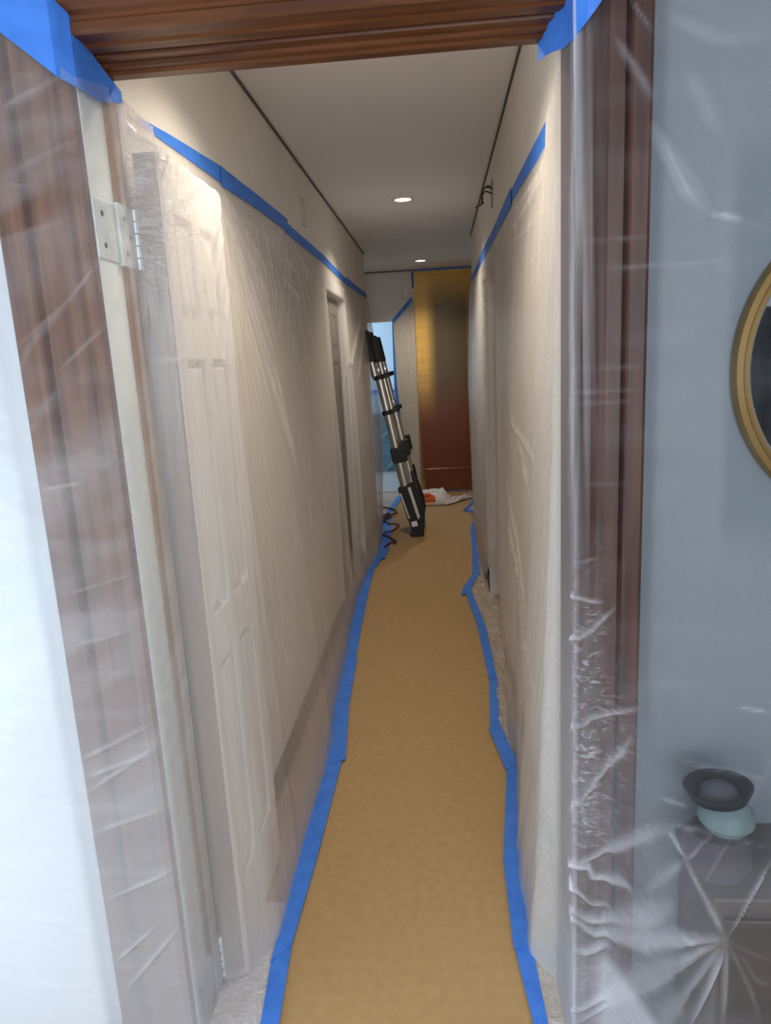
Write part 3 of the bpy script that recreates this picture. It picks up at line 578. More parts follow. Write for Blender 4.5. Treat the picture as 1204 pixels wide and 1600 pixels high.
# the two tape corners on the near door frame
def corner_tape(rows, label):
    pts = [((x, y, z0), (x, y, z1)) for x, y, z0, z1 in rows]
    return ribbon(pts, label, None, up=(0.5, -1, 0), lumps=.006)
corner_tape([(-.84, 1.258, 2.17, 2.27), (-.704, 1.258, 2.063, 2.175), (-.612, 1.258, 1.985, 2.108), (-.592, 1.285, 1.975, 2.088), (-.5885, 1.36, 1.978, 2.050), (-.587, 1.41, 1.992, 2.034), (-.583, 1.449, 2.002, 2.022)], 'wide blue tape wrapped over the upper left corner of the near door frame')
corner_tape([(.31, 1.258, 2.075, 2.145), (.248, 1.252, 1.995, 2.085), (.230, 1.27, 1.978, 2.075), (.226, 1.34, 1.992, 2.062), (.208, 1.40, 2.006, 2.056), (.198, 1.445, 2.012, 2.052)], 'crumpled blue tape at the upper right corner of the near door frame')

# ------------------------------------------------------------------ polythene films
# left casing film: across the casing, round the corner and back along the jamb
a = np.concatenate([np.arange(-1.30, -.80, .01), np.arange(-.80, -.41, .0035)])
bb = np.linspace(0, 1, 420)
Ag, Bg = np.meshgrid(a, bb, indexing='ij')
ztop = np.where(Ag < -.585, 2.06+.85*np.maximum(0, -.70-Ag)-.62*np.clip(Ag+.70, 0, .12), 1.987+.20*np.clip(Ag+.585, 0, .2))
ztop = np.minimum(ztop, 2.42)
Zg = .004+(ztop-.004)*Bg
cor = -.590
t = Ag-cor
Xg = np.where(t < 0, Ag, cor+.004*np.clip(t/.02, 0, 1)); Yg = np.where(t < 0, 1.262, 1.262+t)
r = np.clip(1-np.abs(t)/.02, 0, 1); Yg = Yg+.004*r; Xg = Xg-.004*r
h, dn = fold_fields(Ag, Zg, FOLDS_A)
h = h+.0025*fbm(Ag*8-Zg*3, Zg*5+Ag*4+9, 3)+.0018*np.abs(fbm((Zg+.45*Ag)*38, (Ag-.4*Zg)*5, 2))
Yg = Yg-np.where(t < 0, h, .0)
Xg = Xg+np.where(t >= 0, h*.5+.006*S((1-np.abs(Zg-1.9)/.1))*0, 0)
veil = np.maximum(0, fbm((Zg-.42*Ag)*7, (Ag+.42*Zg)*2.2+3, 3))+.8*np.maximum(0, fbm((Zg-.5*Ag)*16+5, (Ag+.5*Zg)*3, 2))
den = .07+.44*S((1.75-Zg)/1.6)+dn*.5+.28*veil*S((Zg-.2)/.6)  # film made hazier low down to paint light onto the casing
den = np.where(t >= 0, den+.08+.34*S((t-.122)/.02), den)
den = den+.45*S((-.775-Ag)/.03)
fa = sheet('plastic_film', Xg, Yg, Zg, np.clip(den, 0, .96), 0*t, M['film_left_casing'])
tag(fa, 'clear plastic film over the left door casing and jamb, creased at a slant', 'plastic film')

# right room film: wall, mirror, table and right casing, round the corner into the jamb
def yb(X, Z): return 1.262-.21*S((X-.29)/.10)*S((.90-Z)/.24)
a = np.concatenate([np.arange(.030, .72, .0034), np.arange(.72, 1.5, .012)])
z = np.concatenate([np.arange(.002, 1.2, .0042), np.arange(1.2, 2.42, .0065)])
Ag, Zg = np.meshgrid(a, z, indexing='ij')
cor = .238; t = cor-Ag
Xg = np.where(t > 0, cor-.006, Ag); Yg = np.where(t > 0, 1.262+t, yb(Ag, Zg))
rr = np.clip(1-np.abs(t)/.02, 0, 1); Yg = Yg+.005*rr; Xg = Xg+.003*rr
h, dn = fold_fields(Ag, Zg, FOLDS_B)
wall = S((Ag-.36)/.02)
crum = S((1.22-Zg)/.25)*np.exp(-((Ag-.262)/.030)**2)*S((Zg-.50)/.1)
crum2 = .15*S((1.0-Zg)/.2)*S((.36-Ag)/.02)
cz = crum*np.abs(fbm(Zg*70, Ag*14+3, 2))*.022
h = h+cz+.004*fbm(Ag*5+Zg*2, Zg*4-Ag*3+4, 3)*wall+.0015*np.abs(fbm((Zg-.5*Ag)*20, (Ag+.5*Zg)*4, 2))
# upright pleats by the jamb near the top
pl_ = S((Zg-1.0)/.4)*np.exp(-((Ag-.225)/.035)**2)
h = h+pl_*np.abs(fbm(Ag*90+Zg*2.5, Zg*1.3, 2))*.014
Yg = np.where(t > 0, Yg-.3*h, Yg-h); Xg = np.where(t > 0, Xg-.9*h, Xg)
den = .015+.11*wall+.21*S((1.15-Zg)/.7)*(1-.75*wall)+dn*.9+.22*S((.40-Zg)/.2)*(1-.8*S((Ag-.47)/.06)*S((Zg-.27)/.06))+crum*.12+pl_*np.clip(fbm(Ag*90+Zg*2.5, Zg*1.3, 2)+.3, 0, 1)*.55
den = den+np.where(t > 0, .28+.12*S((1.2-Zg)/.4), 0)
cabR = S((Ag-.42)/.05)*S((.62-Zg)/.10)*S((Zg-.285)/.05); bowR = np.exp(-((Ag-.455)/.085)**4-((Zg-.735)/.075)**4); mirR = S((Ag-.47)/.03)*S((Zg-1.1)/.1)*S((1.85-Zg)/.1)
den = den*(1-.55*cabR)*(1-.75*bowR)*(1-.85*mirR)+.42*S((.305-Zg)/.05)*S((Ag-.26)/.06)
fb = sheet('plastic_film', Xg, Yg, Zg, np.clip(den, 0, .97), np.clip(.55*crum+crum2+.0*S((.7-Zg)/.3), 0, 1), M['film_right_room'])
tag(fb, 'clear plastic film over right casing and mirror, gathered to a star of folds', 'plastic film')

# left hall film
yl = np.unique(np.round(np.concatenate([np.arange(1.446, 1.48, .003), np.arange(1.48, 3.0, .008), np.arange(3.0, 6.6, .014), [4.115, 4.122, 4.13, 4.905, 4.915, 4.925]]), 4))
v = np.linspace(0, 1, 230)
Yg, Vg = np.meshgrid(yl, v, indexing='ij')
zt = np.interp(Yg, [1.45, 1.69, 2.27, 3.18, 5.2, 6.6], [2.012, 2.034, 2.055, 2.07, 2.035, 2.06])
Zg = zt*(1-Vg)+.007*Vg
xb = np.interp(Yg, [1.40, 1.52, 1.94, 2.58, 2.85, 3.32, 4.41, 4.99, 5.36, 6.3, 6.6], [-.472, -.478, -.482, -.480, -.510, -.53, -.568, -.560, -.525, -.555, -.575])
x0 = np.interp(Yg, [1.446, 1.457, 1.474, 1.875, 1.93, 2.3, 6.6], [-.603, -.575, -.536, -.536, -.605, -.616, -.616])
up_ = S((Zg-1.925)/.05)
x0 = x0*(1-up_)+np.minimum(x0, -.616+(.03*np.clip((1.7-Yg)/.25, 0, 1)))*up_
tt = 1-Zg/zt
x0 = (XL+.004)+(x0-XL-.004)*np.where(Yg < 1.69, 1, S(tt/.05))
e = 1.25
bow = np.interp(Yg, [1.45, 4, 5, 6.0, 6.6], [.0, .0, .02, .05, .055])*np.sin(np.pi*np.clip(tt*1.05, 0, 1))
Xg = x0+(xb-x0)*tt**e*S((Yg-1.445)/.16)+bow
rec = S((Yg-4.117)/.012)*S((4.915-Yg)/.012)*S((1.90-Zg)/.02)*S((Zg-.06)/.25)
Xg = Xg-rec*.040
h, dn = fold_fields(Yg, Zg, FOLDS_L)
# streaks fanning down and away from the tape
fan = np.abs(fbm((Yg*.9+Zg*.42)*24, (Yg*.42-Zg*.9)*1.6, 3))
h = h*.9+.0085*fan*(.15+.85*S((Zg-1.25)/.6))*(1-.5*S((Yg-3)/1))+.003*np.abs(fbm((Yg*.55+Zg*.45)*22, (Yg*.45-Zg*.55)*2, 2))*S((1.1-Zg)/.4)+.012*fbm(Yg*1.5, Zg*1.2+7, 2)*(1-rec)
end = S((Yg-5.3)/.5)*(1-rec)
h = h+.013*np.abs(fbm((Yg*.8+.55*Zg)*16, (Zg-.4*Yg)*2.4, 2))*end
Xg = np.maximum(Xg+h*np.where(Yg < 1.69, 1, S(tt/.05)), XL+.003-.09*rec)
st = 0*Yg
for (cy, cz, rr, k) in ((2.10, 2.08, 1.0, 16), (1.52, 2.03, .75, 11), (3.15, 2.10, .9, 15)):
    rad = np.hypot(Yg-cy, Zg-cz); th = np.arctan2(Zg-cz, Yg-cy)
    st = np.maximum(st, np.abs(fbm(th*k+cy*7, rad*1.0, 2))*S((rr-rad)/(.7*rr))*S((rad-.05)/.12))
st = st*(1-rec)
Xg = Xg+.015*st*np.where(Yg < 1.69, 1, S(tt/.05))
den = .46+.16*S((Yg-2.0)/.8)+.30*np.clip(st-.12, 0, .5)+dn+.10*S((Zg-1.3)/.6)+.10*S((.35-Zg)/.3)
den = den+.10*((Zg > 1.93-.0*(Yg)) & (Yg < 1.93))
den = np.clip(den-.40*rec*S((Zg-.1)/.3), 0, .97)
fl = sheet('plastic_film', Xg, Yg, Zg, den, .25*end+.3*S((1.75-Yg)/.15)*S((Zg-1.6)/.2), M['film_hall_left'])
tag(fl, 'long milky plastic film hanging down the left hall wall', 'plastic film')

# right hall film
yr = np.unique(np.round(np.concatenate([np.arange(1.452, 2.8, .009), np.arange(2.8, 6.04, .014), [3.372, 3.378, 3.384, 4.31, 4.32]]), 4))
Yg, Vg = np.meshgrid(yr, v, indexing='ij')
zt = np.interp(Yg, [1.45, 1.83, 2.8, 4.5, 6.03], [2.03, 2.02, 2.05, 2.07, 2.085])
zb = np.interp(Yg, [1.45, 2.5, 2.75, 3.05, 3.3, 3.40, 3.8, 4.2, 4.45, 4.9, 6.03], [.007, .007, .03, .13, .20, .28, .30, .24, .10, .03, .012])
Zg = zt*(1-Vg)+zb*Vg
x0 = np.interp(Yg, [1.45, 1.50, 1.95, 2.1, 3.25, 3.30, 4.39, 4.42, 6.03], [.246, .252, .268, .272, .272, .266, .266, .272, .276])
xb = np.interp(Yg, [1.35, 1.57, 1.88, 2.44, 2.67, 2.9, 3.3, 4.4, 4.9, 5.8, 6.03], [.193, .184, .190, .242, .225, .25, .258, .262, .255, .266, .27])
tt = np.clip(1-Zg/zt, 0, 1)
x0 = (XR-.004)+(x0-XR+.004)*np.where(Yg < 1.8, 1, S(tt/.05))
Xg = x0+(xb-x0)*tt**1.3*S((Yg-1.445)/.10)
rec = S((Yg-3.374)/.012)*S((4.318-Yg)/.012)*S((1.90-Zg)/.02)*S((Zg-.18)/.25)
Xg = Xg+rec*.085
bul = S((Yg-4.6)/1.2)*np.sin(np.pi*np.clip(tt*1.02, 0, 1))
Xg = Xg-.030*bul
h, dn = fold_fields(Yg, Zg, FOLDS_R)
fan = np.abs(fbm((Yg*.50+Zg*.30)*26, (Yg*.3-Zg*.62)*2.2, 3))
dra = np.abs(fbm(Yg*20+Zg*2, Zg*.8, 3))*S((Yg-4.4)/.3)
low = np.abs(fbm((Yg*.9+.35*Zg)*16, Zg*1.4, 2))*S((1.2-Zg)/.8)*S((3.3-Yg)/.2)
h = h*.8+.006*fan*S((Zg-.6)/.8)+.016*dra+.012*low+.006*fbm(Yg*1.6+4, Zg*1.2, 2)*(1-rec)
Xg = np.minimum(Xg-h*np.where(Yg < 1.8, 1, S(tt/.05)), XR-.003+.10*rec)
den = np.clip(.66+.08*S((Yg-2.5)/1.5)+dn+.10*S((Zg-1.5)/.5)-.25*S((zb+.25-Zg)/.2)*S((Yg-2.8)/.2)*S((4.5-Yg)/.2)+.12*S((1.98-Yg)/.05)+.12*rec*S((Zg-.5)/.2), 0, .97)
frr = sheet('plastic_film', Xg, Yg, Zg, den, .15+.25*S((Zg-1.6)/.2)*S((Yg-2.6)/.3), M['film_hall_right'])
tag(frr, 'milky plastic film hanging down the right hall wall, lifted at its lower edge', 'plastic film')

# film skirts lying on the floor between walls and tape
def skirt(ylist, xa, xb_, label, amp, d):
    ys = np.array(ylist); us = np.linspace(0, 1, 26)
    Yg, Ug = np.meshgrid(ys, us, indexing='ij'); Xg = xa(Yg)+(xb_(Yg)-xa(Yg))*Ug
    Zg = .006+amp*np.abs(fbm(Xg*18+2, Yg*9, 3))*np.sin(np.pi*np.clip(Ug, 0, 1))**.6
    o = sheet('plastic_film', Xg, Yg, Zg, np.full_like(Xg, d), np.full_like(Xg, .5), M['film_floor'])
    tag(o, label, 'plastic film'); return o
skirt(np.arange(2.5, 6.6, .02), lambda y: np.interp(y, [2.5, 2.67, 3.15, 3.61, 4.42, 4.9, 5.83, 6.6], [.215, .183, .212, .21, .14, .222, .258, .31]), lambda y: np.where((y > E0) & (y < E1), .40, .285), 'rumpled plastic film on the floor between the right wall and blue tape', .04, .5)
skirt(np.arange(1.0, 1.72, .01), lambda y: np.full_like(y, -.60), lambda y: np.interp(y, [1.0, 1.34, 1.52, 1.72], [-.455, -.452, -.466, -.47]), 'pale plastic film on the threshold left of the floor paper', .006, .9).data.materials[0] = M['film_right_room']
skirt(np.arange(1.0, 1.62, .01), lambda y: np.interp(y, [1.0, 1.36, 1.62], [.188, .188, .175]), lambda y: np.full_like(y, .246), 'pale plastic film on the threshold right of the floor paper', .006, .85)
skirt(np.arange(6.60, 8.0, .03), lambda y: np.full_like(y, -1.6), lambda y: np.interp(y, [6.6, 6.97, 7.73, 8.0], [-.53, -.535, -.47, -.46]), 'pale plastic film on the floor before the blue doorway', .01, .75)
skirt(np.arange(6.62, 7.36, .03), lambda y: np.interp(y, [6.62, 6.85, 7.36], [.40, .21, .335]), lambda y: np.full_like(y, .9), 'plastic film inside the blue tape triangle at the right corner', .02, .6)
skirt(np.arange(8.05, 9.95, .05), lambda y: np.full_like(y, -2.2), lambda y: np.full_like(y, .4), 'pale plastic film on the floor of the far blue room', .01, .85)

# film on the back wall beside the blue doorway
a = np.linspace(-.488, -.205, 70); v2 = np.linspace(0, 1, 150)
Ag, Vg = np.meshgrid(a, v2, indexing='ij')
ztp = np.minimum(1.90+(Ag+.488)*1.0, 2.125)
Zg = .012+(ztp-.012)*Vg
h = .012*np.abs(fbm(Ag*34+Zg*.8, Zg*1.0, 3))+.02*S((.5-Zg)/.5)
o = sheet('plastic_film', Ag, YB-.004-h, Zg, np.full_like(Ag, .72), .3+0*Ag, M['film_back'])
tag(o, 'narrow milky plastic film on the far wall between blue doorway and amber door', 'plastic film')
# amber door under its own film
ad = empty('door_4', (0, YB, 0)); struct(ad)
m = M['amber'] = mat('door_colour_blend', rough=.30)
def blend_finish(m, gold, dark, red):  # gold edges blend to a dark middle, then to red lower down
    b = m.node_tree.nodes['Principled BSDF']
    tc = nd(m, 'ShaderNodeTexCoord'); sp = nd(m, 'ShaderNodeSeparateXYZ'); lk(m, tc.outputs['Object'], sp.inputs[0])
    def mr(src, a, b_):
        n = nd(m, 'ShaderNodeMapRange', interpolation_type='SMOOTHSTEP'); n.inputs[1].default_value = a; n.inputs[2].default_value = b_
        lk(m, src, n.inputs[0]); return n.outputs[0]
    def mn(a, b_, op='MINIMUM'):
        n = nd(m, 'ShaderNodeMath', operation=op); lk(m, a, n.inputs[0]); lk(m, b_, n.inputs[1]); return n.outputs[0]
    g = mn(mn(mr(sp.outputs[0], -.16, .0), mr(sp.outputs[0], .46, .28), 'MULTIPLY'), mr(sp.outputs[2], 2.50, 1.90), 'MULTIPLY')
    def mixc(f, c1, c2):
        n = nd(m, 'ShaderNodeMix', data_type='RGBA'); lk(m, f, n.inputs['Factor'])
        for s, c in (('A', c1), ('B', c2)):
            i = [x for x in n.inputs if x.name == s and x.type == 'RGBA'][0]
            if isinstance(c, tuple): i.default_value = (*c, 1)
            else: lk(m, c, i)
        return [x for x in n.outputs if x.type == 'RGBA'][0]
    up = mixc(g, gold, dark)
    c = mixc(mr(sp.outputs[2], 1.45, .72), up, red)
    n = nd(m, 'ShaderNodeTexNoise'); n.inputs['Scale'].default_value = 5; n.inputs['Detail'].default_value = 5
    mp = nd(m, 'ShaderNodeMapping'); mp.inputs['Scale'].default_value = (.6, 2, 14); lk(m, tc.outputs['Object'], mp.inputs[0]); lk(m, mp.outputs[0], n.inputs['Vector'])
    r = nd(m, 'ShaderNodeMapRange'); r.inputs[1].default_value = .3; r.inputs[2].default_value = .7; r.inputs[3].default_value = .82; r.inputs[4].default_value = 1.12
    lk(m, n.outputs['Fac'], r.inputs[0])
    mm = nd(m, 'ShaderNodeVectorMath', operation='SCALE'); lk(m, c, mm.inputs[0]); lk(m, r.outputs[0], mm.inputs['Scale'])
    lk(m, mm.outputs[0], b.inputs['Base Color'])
blend_finish(M['amber'], (.92, .62, .17), (.072, .050, .026), (.19, .022, .006))
def apart(mb, name, mt, bevel=0):
    o = mb.build(name, mt, None, bevel=bevel); o.parent = ad; o.matrix_parent_inverse = Matrix.Translation((0, -YB, 0)); return o
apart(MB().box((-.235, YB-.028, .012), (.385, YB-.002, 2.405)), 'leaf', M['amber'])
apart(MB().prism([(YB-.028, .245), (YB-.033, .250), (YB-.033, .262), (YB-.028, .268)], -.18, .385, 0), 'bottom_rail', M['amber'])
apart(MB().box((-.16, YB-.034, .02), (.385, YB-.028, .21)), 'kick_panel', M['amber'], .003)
a = np.linspace(-.246, .40, 130); v2 = np.linspace(0, 1, 160)
Ag, Vg = np.meshgrid(a, v2, indexing='ij')
Zg = .008+2.392*Vg
lowz = S((1.3-Zg)/1.1)
h = .004+.010*np.abs(fbm((Ag-.08*lowz*(Ag-.1)*4)*30, Zg*.9+3, 3))*(.25+lowz)+.05*S((.16-Zg)/.16)
den = .04+.05*lowz*np.clip(fbm(Ag*40+1, Zg*.7, 2)+.35, 0, 1)+.10*S((.12-Zg)/.1)
den = den+.55*S((-.19-Ag)/.04)*lowz
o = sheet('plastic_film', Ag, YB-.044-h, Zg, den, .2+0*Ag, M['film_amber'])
tag(o, 'clear amber-tinted plastic film over the gold and red-brown door at the hall end', 'plastic film')

# far blue room: a low blue cupboard behind film
cb = empty('sideboard', (-.9, 9.75, 0)); tag(cb, 'deep blue sideboard behind film in the far room', 'sideboard')
MB().box((-.85, -.18, .06), (.75, .2, .74)).build('body', M['darkblue'], cb, bevel=.006)
MB().box((-.88, -.21, .74), (.78, .2, .78)).build('top', M['darkblue'], cb, bevel=.004)
for i in range(3): MB().box((-.82+.52*i, -.195, .10), (-.34+.52*i, -.18, .70)).build('door', M['darkblue'], cb, bevel=.004)
MB().box((-.80, -.14, 0), (.70, .18, .06)).build('plinth', M['black'], cb)
a = np.linspace(-2.2, .3, 150); v2 = np.linspace(0, 1, 70)
Ag, Vg = np.meshgrid(a, v2, indexing='ij'); Zg = .012+1.05*Vg
h, dn = fold_fields(Ag, Zg, [([(-.86, .42), (-.62, .62)], .012, .02, .4), ([(-.80, .0), (-.55, .25)], .012, .02, .35), ([(-.9, .25), (-.56, .28)], .006, .01, .2)])
o = sheet('plastic_film', Ag, 9.50+.44*S((Zg-.78)/.25)-h-.012*fbm(Ag*4, Zg*4, 3), Zg, .26+dn+.2*S((Zg-.8)/.15), .1+0*Ag, M['film_far'])
tag(o, 'blue-lit plastic film over the low cupboard in the far room', 'plastic film')

# ------------------------------------------------------------------ ceiling downlights
GLT = 'recessed hall downlights'
for i, (x, y, lab) in enumerate([(-.178, 1.85, 'round recessed ceiling light hidden above the near door frame'), (-.178, 4.533, 'nearer of the two round recessed ceiling lights in the hall'), (-.143, 7.32, 'farther of the two round recessed ceiling lights, before the amber door')]):
    d = empty('ceiling_light', (x, y, CEIL)); tag(d, lab, 'ceiling light', GLT)
    MB().lathe([(.046, -.001), (.050, -.006), (.066, -.007), (.074, -.004), (.075, 0)], 40).build('trim_ring', M['tray'], d, smooth=True)
    MB().lathe([(.0001, -.0035), (.03, -.0035), (.047, -.002)], 32).build('lens', M['lamp'], d, smooth=True)
    l = bpy.data.lights.new('downlight', 'SPOT'); l.energy = (46, 44, 40)[i]; l.color = (1, .885, .735); l.spot_size = math.radians(128); l.spot_blend = .75; l.shadow_soft_size = .045
    o = bpy.data.objects.new('downlight', l); o.location = (0, 0, -.03); o.parent = d; COL.objects.link(o)

# ------------------------------------------------------------------ telescopic ladder leaning on the left film
F = Vector((-.222, 5.95, .006)); Tp = Vector((-.552, 5.95, 1.742)); L = (Tp-F).length
ang = math.atan2(Tp.x-F.x, Tp.z-F.z)
ld = empty('telescopic_ladder', F, (0, ang, 0))
tag(ld, 'folded aluminium telescopic ladder with black joints leaning on the left hall film', 'ladder')
def tubez(x, y, z0, z1, r0, r1, name, mt, par, seg=20):
    return MB().lathe([(.0005, z0), (r0, z0), (r0, (z0+z1)/2), (r1, z1), (.0005, z1)], seg, 2, (x, y, 0)).build(name, mt, par, smooth=True)
secs = [(.38, .70, .0455), (.70, 1.085, .0385), (1.085, 1.38, .0355), (1.38, 1.60, .0325)]
FAR = []
for y in (0.0, .36):
    n0 = len(ld.children)
    for z0, z1, r in secs:
        tubez(-.012, y, z0, z1, r, r, 'rail', M['metal'], ld)
        tubez(.052, y+.012, z0, z1, r*.66, r*.66, 'rail', M['metal'], ld)
    # ring collars at the joints
    for z, dx in ((1.085, 0), (1.38, 0)):
        c = MB(); c.lathe([(.034, z-.019), (.0465, z-.019), (.0465, z+.017), (.034, z+.017)], 20, 2, (-.014, y, 0)); c.lathe([(.022, z-.012), (.0335, z-.012), (.0335, z+.024), (.022, z+.024)], 18, 2, (.056, y+.012, 0))
        c.box((.012, y-.028, z-.010), (.075, y+.03, z+.02))
        c.build('collar', M['black'], ld, smooth=True)
    # big locking hinge in the middle
    c = MB(); c.box((-.066, y-.052, .655), (.062, y+.052, .785)); c.box((.040, y-.045, .70), (.098, y+.045, .835))
    hb = c.build('hinge_block', M['black'], ld, bevel=.010)
    for k in range(3): MB().box((-.069, y-.055, .675+.036*k), (.058, y-.051, .690+.036*k)).build('rib', M['black'], hb)
    # top joint
    c = MB(); c.box((-.054, y-.045, 1.515), (.026, y+.045, L)); c.build('top_joint', M['black'], ld, bevel=.009)
    c = MB(); c.box((.022, y-.040, 1.50), (.078, y+.040, L-.055)); c.build('top_joint', M['black'], ld, bevel=.009)
    # flared black foot section with two silver strips
    base = MB().prism([(-.080, .445), (-.062, .20), (-.048, .11), (-.042, .0), (.046, .0), (.060, .06), (.092, .16), (.098, .26), (.074, .45), (.060, .47)], y-.046, y+.046, 1)
    bo = base.build('foot_section', M['black'], ld, bevel=.008)
    MB().prism([(.006, .435), (.030, .435), (.052, .165), (.028, .150)], y-.052, y-.046, 1).build('strip', M['metal'], bo)
    MB().prism([(-.0715, .40), (-.058, .40), (-.034, .17), (-.048, .17)], y-.052, y-.046, 1).build('strip', M['metal'], bo)
    c = MB().box((.052, y-.02, .44), (.080, y+.03, .565)); c.build('lever', M['black'], ld, bevel=.008)
    MB().box((-.062, y-.030, .165), (-.036, y+.03, .235)).build('latch', M['black'], ld, bevel=.006)
    MB().box((-.050, y-.05, -.004), (.052, y+.05, .05)).build('rubber_foot', M['black'], ld, bevel=.008)
    if y: FAR = list(ld.children)[n0:]
for o in FAR: o.location.x -= .013; o.rotation_euler.y = -.0119
for z in (.25, .55, .86, 1.16, 1.44):
    k = .013+.0119*z
    MB().tube([(-.012, .03, z), (-.012-k, .33, z)], .014, 10).build('rung', M['metal'], ld, smooth=True)
    MB().tube([(.046, .04, z), (.046-k, .34, z)], .011, 10).build('rung', M['metal'], ld, smooth=True)
MB().box((-.034, -.0545, .095), (.016, -.0525, .140)).build('sticker', M['white'], ld)['label'] = 'small white sticker on the black foot'

# ------------------------------------------------------------------ cord, rag, tray
cp = [(-.75, 7.22), (-.619, 7.121), (-.579, 7.083), (-.529, 7.03), (-.478, 6.944), (-.467, 6.837), (-.495, 6.772), (-.531, 6.713), (-.575, 6.63), (-.60, 6.70), (-.573, 6.752), (-.541, 6.808), (-.509, 6.722), (-.542, 6.57), (-.585, 6.515), (-.57, 6.47), (-.533, 6.437), (-.502, 6.352), (-.46, 6.346), (-.416, 6.311), (-.424, 6.224), (-.446, 6.125), (-.474, 6.062), (-.515, 6.053), (-.527, 5.957), (-.515, 5.916), (-.477, 5.87), (-.441, 5.789), (-.405, 5.701), (-.411, 5.666), (-.448, 5.656), (-.466, 5.601), (-.49, 5.532)]
def catmull(p, n=5):
    out = []
    for i in range(len(p)-1):
        a, b, c_, d = (Vector(p[max(i-1, 0)]), Vector(p[i]), Vector(p[i+1]), Vector(p[min(i+2, len(p)-1)]))
        for k in range(n):
            t = k/n; out.append(.5*((2*b)+(c_-a)*t+(2*a-5*b+4*c_-d)*t*t+(3*b-a-3*c_+d)*t**3))
    out.append(Vector(p[-1])); return out
cc = catmull([(x, y, .021) for x, y in cp])
co = MB().tube(cc, .0085, 7).build('power_cord', M['cord'], smooth=True)
tag(co, 'dark red power cord lying in loops on the floor left of the ladder', 'cord')

tr = empty('roller_tray', (-.115, 7.36, .008)); tag(tr, 'shallow white tray on the paper under the crumpled rag', 'tray')
t_ = MB(); t_.box((-.17, -.15, 0), (.13, .15, .008)); t_.box((-.18, -.16, .0), (-.165, .16, .045)); t_.box((.125, -.16, 0), (.14, .16, .045)); t_.box((-.18, -.17, 0), (.14, -.155, .022)); t_.box((-.18, .15, 0), (.14, .165, .045))
t_.build('pan', M['tray'], tr, bevel=.003)
MB().box((-.19, -.182, .018), (.15, -.152, .026)).build('rim', M['tray'], tr, bevel=.002)
oc = MB(); oc.box((-.06, -.08, 0), (.10, .06, .075)); oc.box((-.03, -.05, .075), (.06, .04, .10))
oo = oc.build('sanding_block', M['orange'], bevel=.016, smooth=True); oo.location = (-.185, 7.28, .017)
tag(oo, 'bright orange block in the white tray beside the ladder foot', 'sander')

# the rag: a crumpled cloth draped over the tray, with a tail on the paper
na, nb = 90, 60
u = np.linspace(0, 1, na); vv = np.linspace(-1, 1, nb)
Ug, Vg = np.meshgrid(u, vv, indexing='ij')
cx = -.24+.55*Ug; cy = np.interp(Ug, [0, .3, .5, .75, 1], [7.50, 7.42, 7.30, 7.40, 7.52])
hw = np.interp(Ug, [0, .08, .3, .5, .62, .8, 1], [.05, .12, .17, .14, .07, .055, .03])
X = cx+.02*fbm(Ug*6, Vg*2, 3); Y = cy+hw*Vg+.03*fbm(Ug*5+9, Vg*3, 3)
base = np.interp(Ug, [0, .1, .26, .42, .50, .60, .8, 1], [.085, .10, .105, .13, .06, .028, .034, .02])
Z = .014+base*(1-np.abs(Vg)**2.5)+.045*np.abs(fbm(Ug*9+3, Vg*2.2, 3))*(1-Vg**2)
Z = np.where((Ug < .30) & (Vg < -.2), np.maximum(Z, .070+.03*np.abs(fbm(Ug*9, Vg*3, 2))), Z)
rg = sheet('rag', X, Y, Z, None, None, M['white_cloth'])
tag(rg, 'crumpled white rag thrown over the tray on the hall floor', 'rag')
rg.modifiers.new('thickness', 'SOLIDIFY').thickness = .003

# ------------------------------------------------------------------ small wall details
def plate(name, x, y, z, w_, h_, axis, s, label, cat):
    """thin rounded outline of a covered electrical box, flush on the wall"""
    mb = MB(); n = 6; r = .012; outer = []; inner = []
    for cxx, cyy, t0 in ((w_/2-r, h_/2-r, 0), (-w_/2+r, h_/2-r, 90), (-w_/2+r, -h_/2+r, 180), (w_/2-r, -h_/2+r, 270)):
        for k in range(n+1):
            t = math.radians(t0+90*k/n)
            outer.append((cxx+r*math.cos(t), cyy+r*math.sin(t))); inner.append((cxx+(r-.004)*math.cos(t), cyy+(r-.004)*math.sin(t)))
    N = len(outer); vs = []
    for d in (0, .003):
        for ring in (outer, inner):
            for a_, b_ in ring:
                vs.append((x+s*d, y+a_, z+b_) if axis == 'x' else (x+a_, y+s*d, z+b_))
    fs = []
    for i in range(N):
        j = (i+1) % N
        fs += [(2*N+i, 2*N+j, 3*N+j, 3*N+i), (i, j, 2*N+j, 2*N+i), (N+i, N+j, 3*N+j, 3*N+i)]
    mb.add(vs, fs); o = mb.build(name, M['outline'])
    tag(o, label, cat); return o
M['outline'] = mat('plaster_ridge', (.42, .38, .33), .7)
plate('wall_plate_outline', XL, 3.63, 2.215, .075, .125, 'x', 1, 'thin rounded outline left by a removed plate high on the left hall wall', 'wall plate')
plate('wall_plate_outline', -.325, YB, 2.195, .075, .14, 'y', -1, 'thin rounded outline of a plate on the far wall above the blue doorway', 'wall plate')
pb = empty('wiring_box', (XR, 3.72, 2.26)); tag(pb, 'small open wiring box with loose dark wires high on the right hall wall', 'wiring box')
q = []
for k in range(24):
    t = 2*math.pi*k/24; q.append((-.003, .05*math.cos(t), .065*math.sin(t)))
MB().tube(q+[q[0]], .0025, 6).build('rim', M['outline'], pb, smooth=True)
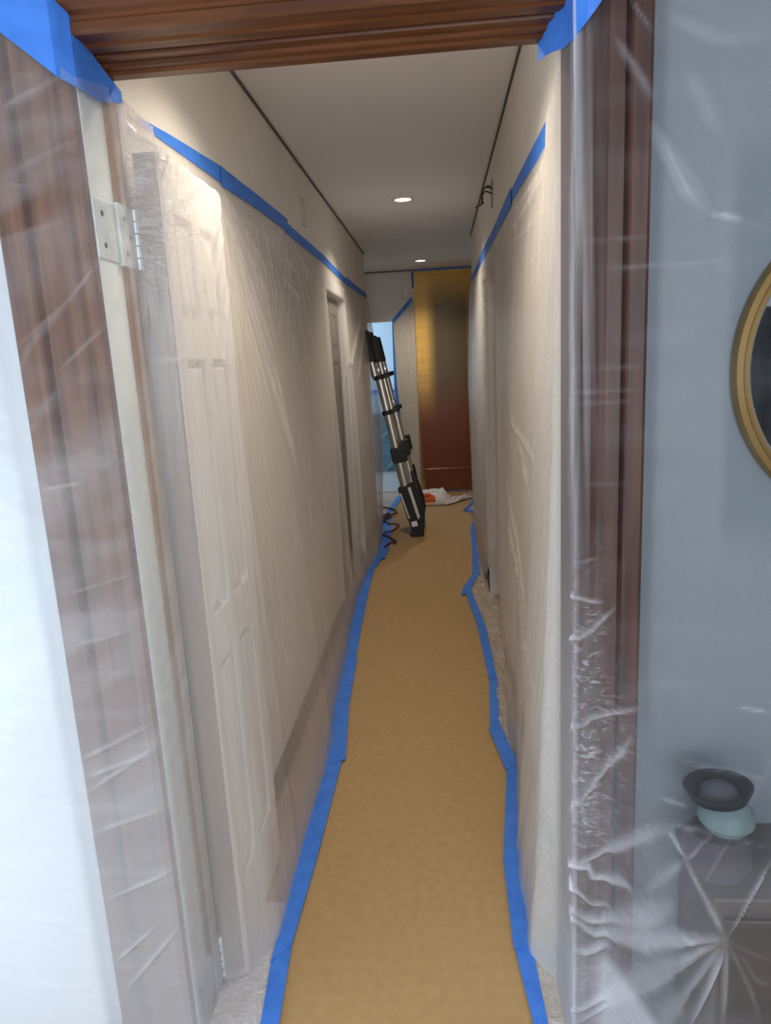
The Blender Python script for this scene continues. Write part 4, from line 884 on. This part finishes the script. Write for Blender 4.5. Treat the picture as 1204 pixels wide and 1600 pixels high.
for i, pts in enumerate([[(0, .0, .02), (-.03, .03, .035), (-.05, .05, .01), (-.045, .05, -.02), (-.06, .09, -.035), (-.075, .14, -.035)], [(0, .01, .0), (-.035, .02, .015), (-.05, .03, -.01), (-.05, .06, -.035), (-.07, .12, -.03)], [(0, -.01, .02), (-.02, .02, .04), (-.045, .03, .02), (-.05, .05, -.01), (-.04, .07, -.03)]]):
    MB().tube(catmull(pts, 5), .0035, 6).build('wire', M['wire'], pb, smooth=True)

# ------------------------------------------------------------------ right-hand room things behind the film
mr = empty('round_mirror', (.790, YF, 1.455)); tag(mr, 'round brass-framed mirror on the wall behind the right film', 'mirror')
f_ = MB(); f_.lathe([(.256, -.002), (.256, -.016), (.262, -.024), (.268, -.021), (.272, -.026), (.281, -.022), (.285, -.012), (.285, -.002)], 72, 1)
f_.build('frame', M['gold'], mr, smooth=True)
MB().lathe([(.0005, -.010), (.13, -.010), (.258, -.010)], 64, 1).build('glass', M['mirror'], mr, smooth=True)
# dark cupboard, plum cushion, pot and black bowl
cbn = empty('low_cabinet', (.712, 1.18, 0)); tag(cbn, 'dark brown low cabinet under plastic film at lower right', 'cabinet')
MB().box((-.262, -.075, .04), (.30, .115, .535)).build('body', M['darkwood'], cbn, bevel=.006)
MB().box((-.272, -.085, .535), (.31, .118, .56)).build('top', M['darkwood'], cbn, bevel=.005)
for i in (0, 1):
    d_ = MB().box((-.25+.27*i, -.084, .07), (.0+.27*i, -.075, .515)).build('door', M['darkwood'], cbn, bevel=.003)
    MB().lathe([(.0005, -.098), (.009, -.095), (.010, -.089), (.004, -.084)], 12, 1, (-.03+.07*i, 0, .32)).build('knob', M['gold'], d_, smooth=True)
MB().box((-.24, -.06, 0), (.28, .10, .04)).build('plinth', M['darkwood'], cbn)
bg = MB().lathe([(.0005, 0), (.050, 0), (.060, .02), (.058, .05), (.046, .078), (.0005, .084)], 24).build('pouch', M['purple'], smooth=True)
bg.location = (.472, 1.175, .561); bg.rotation_euler = (0, 0, .3); tag(bg, 'dark plum cloth bundle on the low cabinet under the film', 'pouch')
pt = empty('pot', (.487, 1.175, .644)); tag(pt, 'pale teal pot below the black bowl behind the film', 'pot')
MB().lathe([(.0005, 0), (.036, 0), (.048, .016), (.046, .036), (.030, .052), (.026, .056)], 28).build('body', M['teal'], pt, smooth=True)
MB().lathe([(.026, .056), (.029, .058), (.027, .060), (.0005, .060)], 28).build('rim', M['teal'], pt, smooth=True)
bw_ = empty('bowl', (.470, 1.165, .701)); tag(bw_, 'black round bowl with a grey middle behind the right film', 'bowl')
bw_.rotation_euler = (math.radians(-4), math.radians(-6), 0)
MB().lathe([(.0005, 0), (.030, .001), (.048, .010), (.056, .026), (.058, .032), (.054, .032), (.044, .018), (.034, .014)], 36).build('body', M['blackmetal'], bw_, smooth=True)
MB().lathe([(.036, .014), (.030, .026), (.016, .035), (.0005, .038)], 28).build('lid', M['bowlgrey'], bw_, smooth=True)
# added out of view for the mirror to reflect: a dark curtain on the opposite side of the room
x = np.linspace(1.75, 3.05, 160); zz = np.linspace(.02, 1.72, 12)
Xg, Zg = np.meshgrid(x, zz, indexing='ij')
cu = sheet('curtain', Xg, -2.62+.035*np.sin(Xg*38)+.02*np.sin(Xg*17+1), Zg, None, None, M['navy'])
cu.modifiers.new('thickness', 'SOLIDIFY').thickness = .004
tag(cu, 'dark navy curtain added out of view for the round mirror to reflect', 'curtain')
